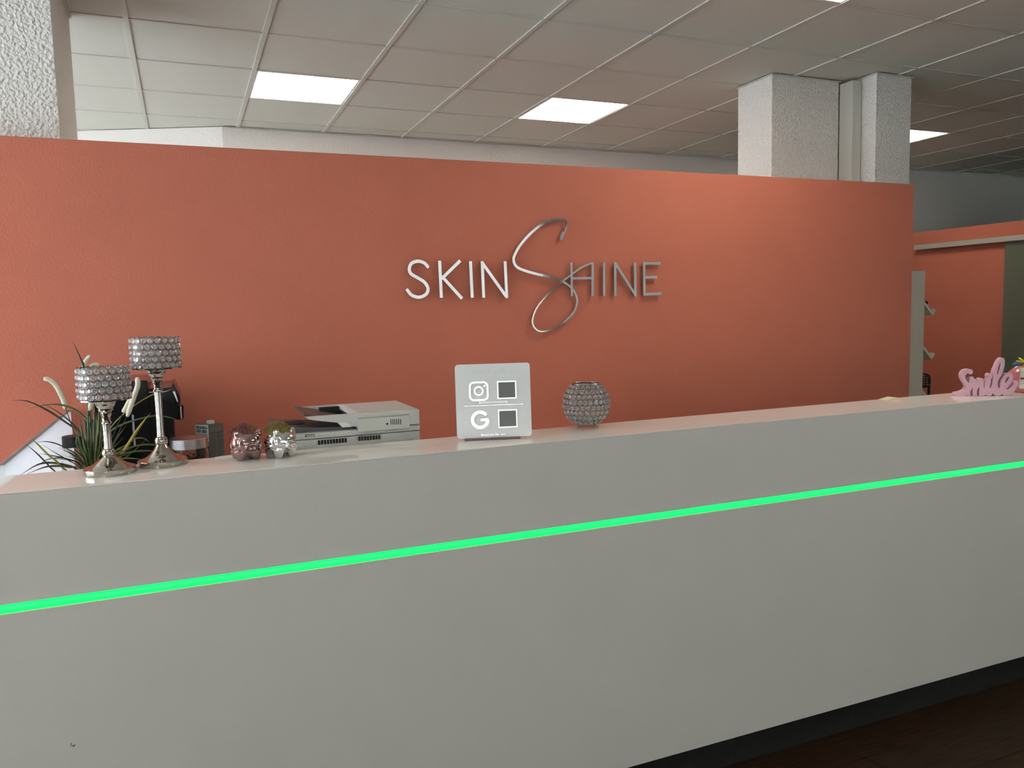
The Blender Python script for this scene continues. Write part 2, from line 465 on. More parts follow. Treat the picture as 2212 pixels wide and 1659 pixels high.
# lamps in the grid
def led(c, r, label):
    t = thing('ceiling_light', label, 'ceiling light', (gx(c)+T/2, gy(r)+T/2, CEIL+0.003), group='square panel lights in the tile ceiling')
    bm = bmesh.new(); a = T/2-0.012; b_ = a-0.012
    for q in ((-a, a, -a, -b_), (-a, a, b_, a), (-a, -b_, -b_, b_), (b_, a, -b_, b_)): box(bm, q[0], q[1], q[2], q[3], 0.0, 0.014)
    obj('frame', bm, M_led_off, t)
    obj('diffuser', B(-b_, b_, -b_, b_, 0.003, 0.010), M_led, t)
led(1, 2, 'lit square panel light nearest the left pillar')
led(4, 2, 'lit square panel light in the middle, left of the double pillar')
led(9, 2, 'lit square panel light half hidden behind the double pillar')
led(4, -2, 'lit square panel light cut off by the top of the picture')
led(-2, -6, 'square panel light behind the viewer on the left')
led(4, -6, 'square panel light behind the viewer in the middle')

# walls with window openings
def wall_with_holes(name, ax, pos, t0, a0, a1, holes, m_):
    bm = bmesh.new(); p0, p1 = sorted((pos, pos+t0))
    def seg(u0, u1, z0, z1):
        if u1-u0 < 1e-4 or z1-z0 < 1e-4: return
        if ax == 'x': box(bm, p0, p1, u0, u1, z0, z1)
        else: box(bm, u0, u1, p0, p1, z0, z1)
    u = a0
    for h0, h1, z0, z1 in holes:
        seg(u, h0, 0, CEIL); seg(h0, h1, 0, z0); seg(h0, h1, z1, CEIL); u = h1
    seg(u, a1, 0, CEIL)
    return struct(name, bm, m_)
wall_with_holes('wall_left', 'x', RX0, -0.15, RY0, 7.4, [(a0, a1, z0, z1) for ax, p_, a0, a1, z0, z1 in WINDOWS if ax == 'x'], M_white_wall)
wall_with_holes('wall_front', 'y', RY0, -0.15, RX0, RX1, [(a0, a1, z0, z1) for ax, p_, a0, a1, z0, z1 in WINDOWS if ax == 'y'], M_white_wall)
struct('wall_back', B(0.345, RX1, RY1, RY1+0.15, 0, CEIL), M_plaster2, 'pale back wall seen above the coral partition')
struct('wall_right', B(RX1-0.1, RX1, RY0, RY1, 0, CEIL), M_white_wall)
bm = bmesh.new(); d = Vector((-0.982, 0.431)); e = Vector((0.345, RY1))
prism_xy(bm, [tuple(e), tuple(e+d*4.2), tuple(e+d*4.2+Vector((0.06, 0.14))), tuple(e+Vector((0.06, 0.14)))], 0, CEIL)
struct('wall_angled', bm, M_plaster2, 'angled pale wall at the far left above the partition')
struct('trim_1', B(0.345, RX1, RY1-0.02, RY1-0.001, CEIL-0.004, CEIL-0.0005), M_alu)
for i, (ax, pl_, a0, a1, z0, z1) in enumerate(WINDOWS):
    bm = bmesh.new(); w = 0.06
    def sg(u0, u1, q0, q1):
        if ax == 'x': box(bm, pl_-0.11, pl_-0.05, u0, u1, q0, q1)
        else: box(bm, u0, u1, pl_-0.11, pl_-0.05, q0, q1)
    sg(a0, a0+w, z0, z1); sg(a1-w, a1, z0, z1); sg(a0+w, a1-w, z0, z0+w); sg(a0+w, a1-w, z1-w, z1)
    nm = max(1, int((a1-a0)/1.5))
    for k in range(1, nm):
        u = a0+(a1-a0)*k/nm; sg(u-w/2, u+w/2, z0+w, z1-w)
    wn = struct('window_%d' % (i+1), bm, M_frame)
    pb = B(pl_-0.083, pl_-0.077, a0+w, a1-w, z0+w, z1-w) if ax == 'x' else B(a0+w, a1-w, pl_-0.083, pl_-0.077, z0+w, z1-w)
    obj('pane', pb, M_pane, wn)
    if ax == 'y': obj('dimming_sheet', B(a0+w, a1-w, pl_-0.048, pl_-0.045, z0+w, z1-w), M_dimming[i-1], wn)  # unseen sheet added to dim the front window light

# coral partition
PY = 3.50
PTOP = CZ + 0.6935
PX1 = at(1975, 400, PY).x
struct('wall_partition', B(-3.0, PX1, PY, PY+0.09, 0, PTOP, 0.003, 1), M_coral, 'coral painted partition wall behind the counter')

# pillars
def pillar(label, x0, x1, y0, y1, trim=True):
    t = thing('pillar', label, 'pillar', ((x0+x1)/2, (y0+y1)/2, 0), group=None)
    cx, cy = (x0+x1)/2, (y0+y1)/2
    obj('shaft', B(x0-cx, x1-cx, y0-cy, y1-cy, 0, CEIL-0.006), M_plaster, t)
    bm = bmesh.new(); w = 0.012
    box(bm, x0-cx-w, x1-cx+w, y0-cy-w, y0-cy, CEIL-0.006, CEIL-0.0005); box(bm, x0-cx-w, x0-cx, y0-cy, y1-cy, CEIL-0.006, CEIL-0.0005)
    box(bm, x1-cx, x1-cx+w, y0-cy, y1-cy, CEIL-0.006, CEIL-0.0005)
    obj('edge_trim', bm, M_rail, t)
pillar('white roughcast pillar at the left edge above the partition', -1.15, -0.408, 3.62, 4.265)
pillar('wider white roughcast pillar left of the vertical duct', 3.408, 3.94, 3.955, 4.275)
pillar('narrow white roughcast pillar right of the vertical duct', 4.026, 4.318, 3.735, 4.36)
bm = bmesh.new(); box(bm, 3.945, 4.020, 3.845, 3.953, 0, CEIL-0.018, 0.004, 2)
o = obj('cable_duct', bm, M_rail); tag(o, 'slim white plastic duct running between the two pillars', 'duct')

# unseen wall added to keep left window light off the right-hand wall
struct('wall_light_block', B(4.24, 4.312, 4.37, RY1-0.002, 0, PTOP-0.01), M_coral, 'unseen coral wall added to block window light, behind the brochure rack')

# right-hand wall with sliding door
XR = 7.0
def ry(px, py): return atx(px, py, XR).y
yd = atx(2172, 650, XR).y
bm = bmesh.new()
box(bm, XR, XR+0.1, yd-0.02, RY1-0.002, 0, PTOP); box(bm, XR, XR+0.1, 3.2, yd-0.02, CZ+0.50, PTOP)
box(bm, XR, XR+0.1, 2.9, 3.2, 0, PTOP)
struct('wall_side_room', bm, M_coral, 'coral wall on the right with the sliding door')
tr = thing('sliding_door_track', 'aluminium sliding door track on the coral right wall', 'door track', (XR, 4.8, 0))
y_a = atx(1986, 535, XR).y
obj('track_profile', B(-0.07, -0.001, 3.3-4.8, y_a-4.8, CZ+0.513, CZ+0.562, 0.002, 1), M_alu, tr)
obj('track_end_cap', B(-0.072, 0.0, y_a-4.8, y_a-4.8+0.006, CZ+0.512, CZ+0.563), M_alu, tr)
dr = thing('sliding_door', 'frosted greenish glass sliding door at the right edge', 'door', (XR-0.03, yd-0.5, 0))
obj('glass_panel', B(-0.004, 0.004, -0.62, 0.5, 0.012, CZ+0.514), M_frost, dr)
obj('bottom_guide', B(-0.012, 0.012, 0.38, 0.42, 0.0, 0.03), M_alu, dr)
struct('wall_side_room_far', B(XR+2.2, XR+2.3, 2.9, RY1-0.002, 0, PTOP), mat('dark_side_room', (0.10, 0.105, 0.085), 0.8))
struct('wall_side_room_near', B(XR+0.1, XR+2.2, 2.9, 3.0, 0, PTOP), MATS['dark_side_room'])
struct('wall_side_room_lid', B(XR+0.1, XR+2.2, 3.0, RY1-0.002, PTOP-0.05, PTOP), MATS['dark_side_room'])

# ------------------------------------------------------------------ reception counter
CT = CZ-0.375                                # counter top height
CF, CB = 2.006, 2.236                        # front and back of the top
CX0, CX1 = -0.47, 3.62
ct = thing('reception_counter', 'long glossy white reception counter with a green light strip', 'counter', (1.5, 2.12, 0))
def L(bm):                                   # local to the counter
    bmesh.ops.translate(bm, verts=bm.verts, vec=(-1.5, -2.12, 0)); return bm
LZ0, LZ1 = CZ-0.6465, CZ-0.626
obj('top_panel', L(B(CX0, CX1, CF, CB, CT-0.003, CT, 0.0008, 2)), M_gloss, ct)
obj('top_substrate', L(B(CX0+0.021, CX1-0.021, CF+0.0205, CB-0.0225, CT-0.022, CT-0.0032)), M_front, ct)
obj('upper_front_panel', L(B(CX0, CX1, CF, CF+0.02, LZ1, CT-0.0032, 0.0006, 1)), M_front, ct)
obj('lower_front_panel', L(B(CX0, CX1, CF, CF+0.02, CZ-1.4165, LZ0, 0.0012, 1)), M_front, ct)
bm = bmesh.new()
prof = [(CF+0.012, LZ0+0.001), (CF-0.0005, LZ0+0.003), (CF-0.003, LZ0+0.010), (CF-0.002, LZ1-0.004), (CF+0.006, LZ1-0.001), (CF+0.012, LZ1-0.001)]
a = [bm.verts.new((CX0, p[0], p[1])) for p in prof]; b = [bm.verts.new((CX1, p[0], p[1])) for p in prof]
bm.faces.new(a); bm.faces.new(b[::-1])
for i in range(len(prof)): bm.faces.new((a[i], b[i], b[(i+1) % len(prof)], a[(i+1) % len(prof)]))
tag(obj('light_strip', L(bm), M_green, ct), 'glowing green light strip')
obj('back_panel', L(B(CX0, CX1, CB-0.022, CB-0.002, 0.128, CT-0.0032)), M_front, ct)
for xx in (CX0, CX1-0.02): obj('end_panel', L(B(xx, xx+0.02, CF+0.0205, CB-0.0225, 0.128, CT-0.0032)), M_front, ct)
obj('bottom_board', L(B(CX0+0.02, CX1-0.02, CF+0.0205, CB-0.0225, 0.128, 0.146)), M_front, ct)
SHZ = 0.95
sd = thing('staff_desk', 'white staff desk fixed behind the reception counter, carrying the printer', 'desk', (1.5, 2.12, 0))
obj('desk_board', L(B(-0.420, CX1, CB+0.001, 2.62, SHZ-0.025, SHZ, 0.001, 1)), M_front, sd)
for xx in (-0.420, 1.6, CX1-0.02): obj('desk_support', L(B(xx, xx+0.02, CB+0.001, 2.60, 0, SHZ-0.0255)), M_front, sd)
sc_ = at(156, 1610, CF)
bm = bmesh.new(); tube(bm, [(sc_.x-0.004, CF-0.0002, sc_.z-0.002), (sc_.x-0.001, CF-0.0002, sc_.z+0.006)], 0.0006, 4); tube(bm, [(sc_.x, CF-0.0002, sc_.z), (sc_.x+0.003, CF-0.0002, sc_.z-0.003), (sc_.x+0.006, CF-0.0002, sc_.z)], 0.0011, 4)
tag(obj('scuff_mark', L(bm), M_ink, ct), 'small dark scuff on the white front', kind='stuff')
seam = at(1588, 1615, 2.056).x
obj('plinth', L(B(CX0+0.03, seam-0.0006, 2.056, 2.07, 0, 0.1275)), M_plinth, ct)
obj('plinth', L(B(seam+0.0006, CX1-0.03, 2.056, 2.07, 0, 0.1275)), M_plinth, ct)
obj('support_foot', L(B(CX0+0.1, CX0+0.16, 2.1, 2.16, 0, 0.1275)), M_plinth, ct)
obj('support_foot', L(B(CX1-0.16, CX1-0.1, 2.1, 2.16, 0, 0.1275)), M_plinth, ct)
# milky side panel closing the gap to the partition
sx = -0.428
sp = thing('side_panel', 'milky white side panel between the counter end and the partition', 'panel', (sx, 2.86, 0))
obj('sheet', B(-0.012, 0.0, 2.245-2.86, 3.494-2.86, 0.02, CZ-0.351), M_milky, sp)
obj('edge_strip', B(-0.0125, 0.0005, 2.245-2.86, 3.494-2.86, CZ-0.351, CZ-0.3495), M_milky, sp)
obj('floor_profile', B(-0.016, 0.004, 2.245-2.86, 3.494-2.86, 0, 0.02), M_alu, sp)

# worktop along the partition
DZ = 0.90
wt = thing('worktop', 'white worktop along the coral partition behind the counter', 'worktop', (0.75, 3.15, 0))
obj('top_board', B(-1.15, 1.15, -0.36, 0.34, DZ-0.03, DZ, 0.002, 1), M_desk, wt)
for i in range(4):
    x0 = -1.13+i*0.565
    bm = bmesh.new(); box(bm, x0, x0+0.56, -0.32, 0.33, 0.1, DZ-0.03); box(bm, x0+0.01, x0+0.55, -0.28, 0.3, 0, 0.1)
    u = obj('cabinet_body', bm, M_desk, wt)
    obj('cabinet_door', B(x0+0.004, x0+0.556, -0.34, -0.321, 0.105, DZ-0.034, 0.001, 1), M_desk, wt)

# ------------------------------------------------------------------ wall sign
sg = thing('wall_sign', 'polished metal lettering SKIN SHINE on the coral partition', 'sign', (at(1150, 600, PY).x, PY, at(1150, 600, PY).z))
ORG = sg.location.copy(); SY = PY-0.016
def sgp(cx, cy):
    p = at(840+cx/3.456, 440+cy/3.456, SY); return (p.x-ORG.x, p.z-ORG.z)
def letter(label, strokes, res=0.0011):
    st = []
    for pts, r, butt in strokes: st.append(([sgp(*p) for p in pts], r, butt))
    me = curve_mesh(stroke_loops(st, res), 0.004)
    o = mesh_obj('letter', me, M_mirror, sg, (0, SY-PY, 0), UPRIGHT); tag(o, label)
    return o
def sm2(pts, sub=8, closed=False): return [(v.x, v.y) for v in catmull([(p[0], p[1], 0) for p in pts], sub, closed)]
R1 = 0.0073
letter('wide letter S opening SKIN', [(sm2([(291, 474), (262, 443), (215, 430), (168, 446), (151, 487), (164, 524), (210, 552), (262, 585), (290, 632), (276, 675), (225, 698), (168, 682), (132, 640)]), R1, True)])
letter('letter K', [([(377, 426), (390, 702)], R1, True), ([(531, 425), (392, 560)], R1, True), ([(396, 545), (544, 708)], R1, True)])
letter('letter I of SKIN', [([(607, 430), (620, 702)], R1, True)])
letter('letter N of SKIN', [([(694, 430), (706, 702)], R1, True), ([(694, 440), (875, 695)], R1, False), ([(865, 430), (878, 702)], R1, True)])
sw = sm2([(1303, 226), (1326, 160), (1312, 123), (1262, 116), (1200, 128), (1120, 168), (1040, 238), (975, 315), (936, 385), (929, 425), (946, 465), (985, 490), (1050, 512), (1120, 530), (1195, 546),
          (1260, 568), (1320, 596), (1370, 640), (1397, 690), (1402, 735), (1382, 800), (1332, 860), (1270, 910), (1200, 943), (1140, 954), (1097, 938), (1071, 895), (1076, 840), (1110, 765), (1190, 672), (1290, 583), (1365, 526), (1440, 474), (1512, 444)], 6)
rad = []
for i, p in enumerate(sw):
    f = i/len(sw)
    rad.append(0.0035 if f < 0.05 else 0.0063 if f < 0.42 else 0.0052 if f < 0.66 else 0.0036 if f < 0.88 else 0.0045)
rad = [sum(rad[max(0, i-8):i+9])/len(rad[max(0, i-8):i+9]) for i in range(len(rad))]
letter('tall swooping script S with a looped tail', [(sw, rad, False), (sm2([(1298, 214), (1291, 235), (1284, 258), (1279, 272)], 4), [0.004, 0.006, 0.0075, 0.0085, 0.009, 0.0095, 0.0095, 0.009, 0.0085, 0.0075, 0.006, 0.004, 0.003], False),
       ([(1360, 440), (1364, 690)], 0.0062, True), ([(1372, 557), (1515, 556)], 0.0056, False), ([(1519, 438), (1518, 690)], 0.0068, True)])
R2 = 0.0068
letter('letter I of SHINE', [([(1604, 438), (1604, 690)], R2, True)])
letter('letter N of SHINE', [([(1687, 438), (1688, 690)], R2, True), ([(1688, 446), (1838, 682)], R2, False), ([(1834, 438), (1837, 690)], R2, True)])
letter('letter E', [([(1903, 436), (1906, 685)], R2, True), ([(1896, 446), (2027, 445)], R2, True), ([(1900, 550), (2001, 549)], R2, True), ([(1899, 676), (2033, 672)], R2, True)])
for cx, cy in [(215, 430), (260, 582), (383, 560), (613, 560), (700, 560), (872, 560), (1120, 168), (930, 420), (1402, 735), (1071, 895), (1362, 560), (1518, 620), (1604, 560), (1688, 560), (1836, 560), (1905, 550)]:
    x_, z_ = sgp(cx, cy); bm = bmesh.new(); tube(bm, [(x_, -0.012, z_), (x_, -0.0002, z_)], 0.003, 8); obj('standoff_pin', bm, M_mirror, sg)

# ------------------------------------------------------------------ crystal beads
def bead_mesh(r):
    bm = bmesh.new(); n = 8
    lv = []
    for rr, z, ph in ((0.52, 0.42, 0.5), (1.0, 0.06, 0), (1.0, -0.06, 0), (0.52, -0.42, 0.5)):
        lv.append([bm.verts.new((r*rr*math.cos(2*PI*(i+ph)/n), r*rr*math.sin(2*PI*(i+ph)/n), r*z)) for i in range(n)])
    bm.faces.new(lv[0]); bm.faces.new(lv[3][::-1])
    for i in range(n):
        j = (i+1) % n
        bm.faces.new((lv[1][i], lv[1][j], lv[0][i])); bm.faces.new((lv[0][i], lv[1][j], lv[0][j]))
        bm.faces.new((lv[1][i], lv[2][i], lv[2][j], lv[1][j]))
        bm.faces.new((lv[2][j], lv[2][i], lv[3][i])); bm.faces.new((lv[3][i], lv[3][j], lv[2][j]))
    me = bm_mesh(bm, 'crystal_bead'); me.materials.append(M_crystal); return me
BEAD = bead_mesh(0.0079)
def bead_matrix(p, nrm):
    q = Vector(nrm).to_track_quat('Z', 'Y'); return Matrix.Translation(p) @ q.to_matrix().to_4x4()
def place_beads(parent, spots, wires=True):
    bm = bmesh.new()
    for p, nrm, s in spots:
        mt = bead_matrix(p, nrm)
        o = mesh_obj('crystal_bead', BEAD, None, parent)
        o.matrix_local = mt @ Matrix.Rotation(random.uniform(0, 0.6), 4, 'Z') @ Matrix.Scale(s, 4)
        torus(bm, mt, 0.0083*s, 0.0007, 14, 4)
    o = obj('bead_wire_rings', bm, M_wire, parent, sm=True)
    return o

def candle(label, px, py, prof, flute, cupz, shift=(0, 0, 0)):
    p = atz(px, py, CT)+Vector(shift)
    t = thing('candle_holder', label, 'candle holder', (p.x, p.y, CT), group='crystal candle holders on metal stems')
    k0 = next(i for i, q in enumerate(prof) if q[1] >= flute[0]); k1 = max(i for i, q in enumerate(prof) if q[1] <= flute[1])
    bm = bmesh.new(); lathe(bm, [(0, 0)]+prof[:k0]+[(0, prof[k0-1][1])], 48); obj('base', bm, M_nickel, t, autosmooth=0.6)
    bm = bmesh.new(); lathe(bm, [(0, prof[k0][1])]+prof[k0:k1+1]+[(0, prof[k1][1])], 64, (flute[0], flute[1], 16)); obj('fluted_stem', bm, M_nickel, t, autosmooth=0.9)
    bm = bmesh.new(); lathe(bm, [(0, prof[k1+1][1])]+prof[k1+1:]+[(0, prof[-1][1])], 48); obj('collar', bm, M_nickel, t, autosmooth=0.6)
    bm = bmesh.new(); lathe(bm, [(0, cupz-0.001), (0.050, cupz-0.001), (0.060, cupz), (0.0605, cupz+0.003), (0.058, cupz+0.004), (0, cupz+0.0035)], 48); obj('cup_plate', bm, M_nickel, t, autosmooth=0.5)
    sp_ = []; N = 22; rr = 0.0578
    for row in range(5):
        z = cupz+0.0105+row*0.0155
        for i in range(N):
            a_ = 2*PI*(i+0.5*(row % 2))/N
            sp_.append((Vector((rr*math.cos(a_), rr*math.sin(a_), z)), Vector((math.cos(a_), math.sin(a_), 0)), 1.0))
    place_beads(t, sp_)
    return t
def mm(l): return [(r*0.001, z*0.001) for r, z in l]
candle('taller crystal candle holder on a fluted nickel stem', 347, 1005.5,
       mm([(58.5, 0), (59.5, 1.5), (59.5, 13), (58, 15), (54.5, 16), (50, 18), (40, 21), (29, 29), (20, 40), (14.5, 49), (12.5, 53), (14.5, 55), (15.5, 60), (15.5, 66), (13, 71), (9, 72.5),
           (9.0, 73), (8.2, 110), (8.2, 150), (9.0, 188), (10, 189), (12, 191), (12, 194), (9.5, 196), (9.5, 206), (12, 212), (12.5, 215), (10.5, 217), (14, 222), (16, 224), (14.5, 227), (18, 232), (21, 236), (22, 242), (27, 246.5), (30, 247.5)]),
       (0.073, 0.188), 0.2485, (0.005, 0.012, 0))
candle('shorter crystal candle holder at the front left corner of the counter', 238, 1021,
       mm([(58.5, 0), (59.5, 1.5), (59.5, 13), (58, 15), (54.5, 16), (50, 18), (40, 22), (29, 29), (20, 36), (14.5, 40), (12.5, 42), (14.5, 44), (15.5, 48), (15.5, 53), (13, 58), (9, 59.5),
           (9.0, 60), (8.4, 80), (8.4, 100), (9.0, 120), (10, 121), (12, 123), (12, 126), (9.5, 128), (9.5, 137), (12, 143), (13, 147), (11, 149), (15, 154), (17, 156), (15.5, 159), (19, 164), (22, 169), (23, 174), (28, 179), (30, 180)]),
       (0.060, 0.120), 0.181)

# round crystal bowl
p = atz(1267, 921, CT)
vs = thing('crystal_bowl', 'round crystal bead tealight bowl between the sign and the counter end', 'candle holder', (p.x, p.y, CT))
RB, cz_ = 0.0735, 0.0745
spots = []
for row in range(8):
    ph = math.radians(-47+row*13.6)
    rr = RB*math.cos(ph); N = max(10, int(round(2*PI*rr/0.0172)))
    for i in range(N):
        a_ = 2*PI*(i+0.5*(row % 2))/N
        nrm = Vector((math.cos(ph)*math.cos(a_), math.cos(ph)*math.sin(a_), math.sin(ph)))
        spots.append((Vector((rr*math.cos(a_), rr*math.sin(a_), cz_+RB*math.sin(ph))), nrm, 1.10))
place_beads(vs, spots)
bm = bmesh.new(); torus(bm, Matrix.Translation((0, 0, cz_+0.0635)), 0.044, 0.0022, 40, 6); torus(bm, Matrix.Translation((0, 0, cz_+0.0605)), 0.0465, 0.0012, 40, 6)
obj('rim', bm, M_nickel, vs, sm=True)
bm = bmesh.new(); lathe(bm, [(0, 0.0125), (0.046, 0.0125), (0.048, 0.0145), (0.046, 0.0165), (0, 0.016)], 40); obj('base_plate', bm, M_nickel, vs, autosmooth=0.5)
foot_bm = bmesh.new(); sphere(foot_bm, (0, 0, 0.0048), 0.0048, 12, 8); box(foot_bm, -0.001, 0.001, -0.001, 0.001, 0.008, 0.013)
foot_me = bm_mesh(foot_bm, 'ball_foot', sm=True); foot_me.materials.append(M_nickel)
for k in range(4):
    a_ = math.radians(-75+90*k); mesh_obj('ball_foot', foot_me, None, vs, (0.038*math.cos(a_), 0.038*math.sin(a_), 0))
bm = bmesh.new(); lathe(bm, [(0, 0.0175), (0.019, 0.0175), (0.019, 0.031), (0.0175, 0.031), (0.0175, 0.026), (0, 0.026)], 24); obj('tealight', bm, M_brushed, vs, autosmooth=0.5)

# ------------------------------------------------------------------ pig planters
def pig_mesh(m_):
    bm = bmesh.new()
    sphere(bm, (0, 0.004, 0.041), 0.0415, 28, 18, (1.0, 1.06, 0.93))
    sphere(bm, (0, -0.020, 0.046), 0.031, 20, 14, (1.08, 0.95, 0.92))
    rx = Matrix.Rotation(PI/2, 3, 'X')
    bmesh.ops.create_cone(bm, cap_ends=True, segments=20, radius1=0.0125, radius2=0.0145, depth=0.018, matrix=Matrix.Translation((0, -0.047, 0.036)) @ rx.to_4x4() @ Matrix.Diagonal((1.15, 0.85, 1, 1)))
    for sx_ in (-1, 1):
        for sy_ in (-1, 1):
            bmesh.ops.create_cone(bm, cap_ends=True, segments=14, radius1=0.0095, radius2=0.0185, depth=0.024, matrix=Matrix.Translation((sx_*0.0195, 0.002+sy_*0.019, 0.012)))
        e_ = Matrix.Translation((sx_*0.0265, -0.022, 0.071)) @ Matrix.Rotation(sx_*0.5, 4, 'Y') @ Matrix.Rotation(-0.25, 4, 'X')
        bmesh.ops.create_cone(bm, cap_ends=True, segments=16, radius1=0.0155, radius2=0.0055, depth=0.021, matrix=e_ @ Matrix.Diagonal((1, 0.55, 1, 1)))
    sphere(bm, (0, 0.049, 0.047), 0.006, 10, 8)
    me = evaluated(bm, [('REMESH', dict(mode='VOXEL', voxel_size=0.0016)), ('SMOOTH', dict(factor=0.5, iterations=6))])
    b2 = bmesh.new(); b2.from_mesh(me)
    for v in b2.verts:                       # flat feet, ear hollows, eyes and nostrils
        if v.co.z < 0.0: v.co.z = 0.0
        for sx_ in (-1, 1):
            c_ = Vector((sx_*0.0275, -0.031, 0.072)); d_ = (v.co-c_).length
            if d_ < 0.010 and v.co.y < -0.022: v.co.y += 0.0042*(1-d_/0.010)
            c_ = Vector((sx_*0.0050, -0.056, 0.0365)); d_ = (v.co-c_).length
            if d_ < 0.003: v.co.y += 0.002*(1-d_/0.003)
            c_ = Vector((sx_*0.0125, -0.0475, 0.054)); d_ = (v.co-c_).length
            if d_ < 0.0035: v.co += v.normal*(-0.0012)*(1-d_/0.0035)
    b2.to_mesh(me); b2.free(); smooth(me); me.materials.clear(); me.materials.append(m_)
    return me
def moss(parent, mats_, n, seed):
    rnd = random.Random(seed)
    for mi, m_ in enumerate(mats_):
        bm = bmesh.new()
        for k in range(n//len(mats_)):
            a_ = rnd.uniform(0, 2*PI); rr = 0.036*math.sqrt(rnd.random())
            if len(mats_) == 2 and ((math.cos(a_)*rr > 0.004) != (mi == 1)) and rnd.random() < 0.8: continue
            x_, y_ = rr*math.cos(a_), 0.008+rr*math.sin(a_)
            z_ = 0.072+0.020*(1-(rr/0.036)**2)*rnd.uniform(0.75, 1.1)
            p0 = Vector((x_, y_, z_)); d_ = Vector((rnd.uniform(-1, 1), rnd.uniform(-1, 1), rnd.uniform(-0.4, 0.9))).normalized()*rnd.uniform(0.004, 0.010)
            c_ = Vector((rnd.uniform(-1, 1), rnd.uniform(-1, 1), rnd.uniform(-1, 1)))*0.003
            tube(bm, [p0, p0+d_*0.5+c_, p0+d_], [0.0007, 0.0006, 0.0003], 3)
        o = obj('dried_moss', bm, m_, parent); o['kind'] = 'stuff'
    bm = bmesh.new(); sphere(bm, (0, 0.006, 0.070), 0.034, 20, 10, (1, 1, 0.45)); obj('moss_core', bm, mats_[0], parent, sm=True)
def pig(label, px, py, rz, m_, mats_, seed, sc=1.0):
    p = atz(px, py, CT)
    t = thing('pig_planter', label, 'planter', (p.x, p.y, CT), rz, group='shiny pig planters on the counter')
    mesh_obj('pig_body', pig_mesh(m_), None, t)
    moss(t, mats_, 1300, seed)
    t.scale = (sc, sc, sc)
pig('rose chrome pig planter with purple and mustard moss', 533, 991, math.radians(12), M_rose, [M_moss_purple, M_moss_mustard], 3, 0.98)
pig('silver pig planter with olive gold moss beside the printer', 607, 986, math.radians(30), M_silver, [M_moss_gold], 4, 0.95)

# ------------------------------------------------------------------ acrylic social media sign
A0 = atz(988, 952.5, CT); A1 = atz(1146, 945.5, CT)
ex = (A1-A0); ex.z = 0; wS = ex.length; ex.normalize()
yaw_s = math.atan2(ex.y, ex.x)
mid = (A0+A1)/2
sn = thing('acrylic_sign', 'white acrylic counter sign with mirror icons and the words Connect with us', 'sign', (mid.x, mid.y, CT), yaw_s)
LEAN = math.radians(4)
nrm_s = Vector((ex.y, -ex.x, 0))             # towards the viewer
upv = Vector((0, 0, 1))*math.cos(LEAN)-nrm_s*math.sin(LEAN)
zb = 0.006
P0 = mid+Vector((0, 0, zb)); NS = ex.cross(upv); NS = NS if NS.dot(EYE-P0) > 0 else -NS
def sloc(px, py, base=P0):
    q = on_plane(px, py, base, NS)-P0; return (q.dot(ex), q.dot(upv))
def scrop(cx, cy): return sloc(970+cx/8.295, 770+cy/8.295)
plane_rot = (PI/2-LEAN*0-(-LEAN)*-1, 0, 0)
ROTS = (PI/2-LEAN*-1*-1, 0, 0)
def splate(name, me, m_, off, parent=sn):
    o = mesh_obj(name, me, m_, parent)
    basis = Matrix(((1, 0, 0), (0, 0, -1), (0, 1, 0))).to_4x4()          # x right, y up, z to viewer
    lean = Matrix.Rotation(-LEAN, 4, 'X')
    o.matrix_local = Matrix.Translation((0, 0, zb)) @ lean @ basis @ Matrix.Translation((0, 0, off))
    return o
tl = scrop(103, 152); trr = scrop(1440, 110); bl = scrop(148, 1508); brr = scrop(1482, 1448)
x0, x1 = (tl[0]+bl[0])/2, (trr[0]+brr[0])/2; y0, y1 = (bl[1]+brr[1])/2, (tl[1]+trr[1])/2
def rrect(x0, x1, y0, y1, r, n=6):
    out = []
    for cx, cy, a0 in ((x1-r, y1-r, 0), (x0+r, y1-r, PI/2), (x0+r, y0+r, PI), (x1-r, y0+r, 1.5*PI)):
        for k in range(n+1): a_ = a0+PI/2*k/n; out.append((cx+r*math.cos(a_), cy+r*math.sin(a_)))
    return out
splate('plate', curve_mesh([rrect(x0, x1, max(0, y0), y1, 0.009)], 0.002, 0.0003, 1), M_signplate, 0)
FO = 0.0031
def circ(c, r, n=40, a0=0, a1=2*PI): return [(c[0]+r*math.cos(a0+(a1-a0)*k/n), c[1]+r*math.sin(a0+(a1-a0)*k/n)) for k in range(n+1)]
k_ = (scrop(710, 620)[0]-scrop(350, 620)[0])/360.0                     # metres per crop pixel on the plate
ic = scrop(531, 623); hw = (176-17)*k_
st = [(rrect(ic[0]-hw, ic[0]+hw, ic[1]-hw, ic[1]+hw, 0.0125, 8)+[(ic[0]+hw, ic[1]+hw-0.0125)], 17*k_, False), (circ(scrop(529, 619), 73*k_), 15*k_, False)]
M_icon = mat('bright_mirror_film', (0.93, 0.94, 0.95), 0.22, metal=0.85)
splate('camera_icon', curve_mesh(stroke_loops(st, 0.0004)+[circ(scrop(632, 526), 19*k_, 16)[:-1]], 0.0006), M_icon, FO)
gc = scrop(556, 1133)
arc = circ(gc, 137*k_, 50, math.radians(40), math.radians(360-9))
st = [(arc, 31*k_, True), ([(gc[0]+10*k_, gc[1]-3*k_), (gc[0]+152*k_, gc[1]-3*k_)], 27*k_, True)]
splate('round_letter_icon', curve_mesh(stroke_loops(st, 0.0004), 0.0006), M_icon, FO)
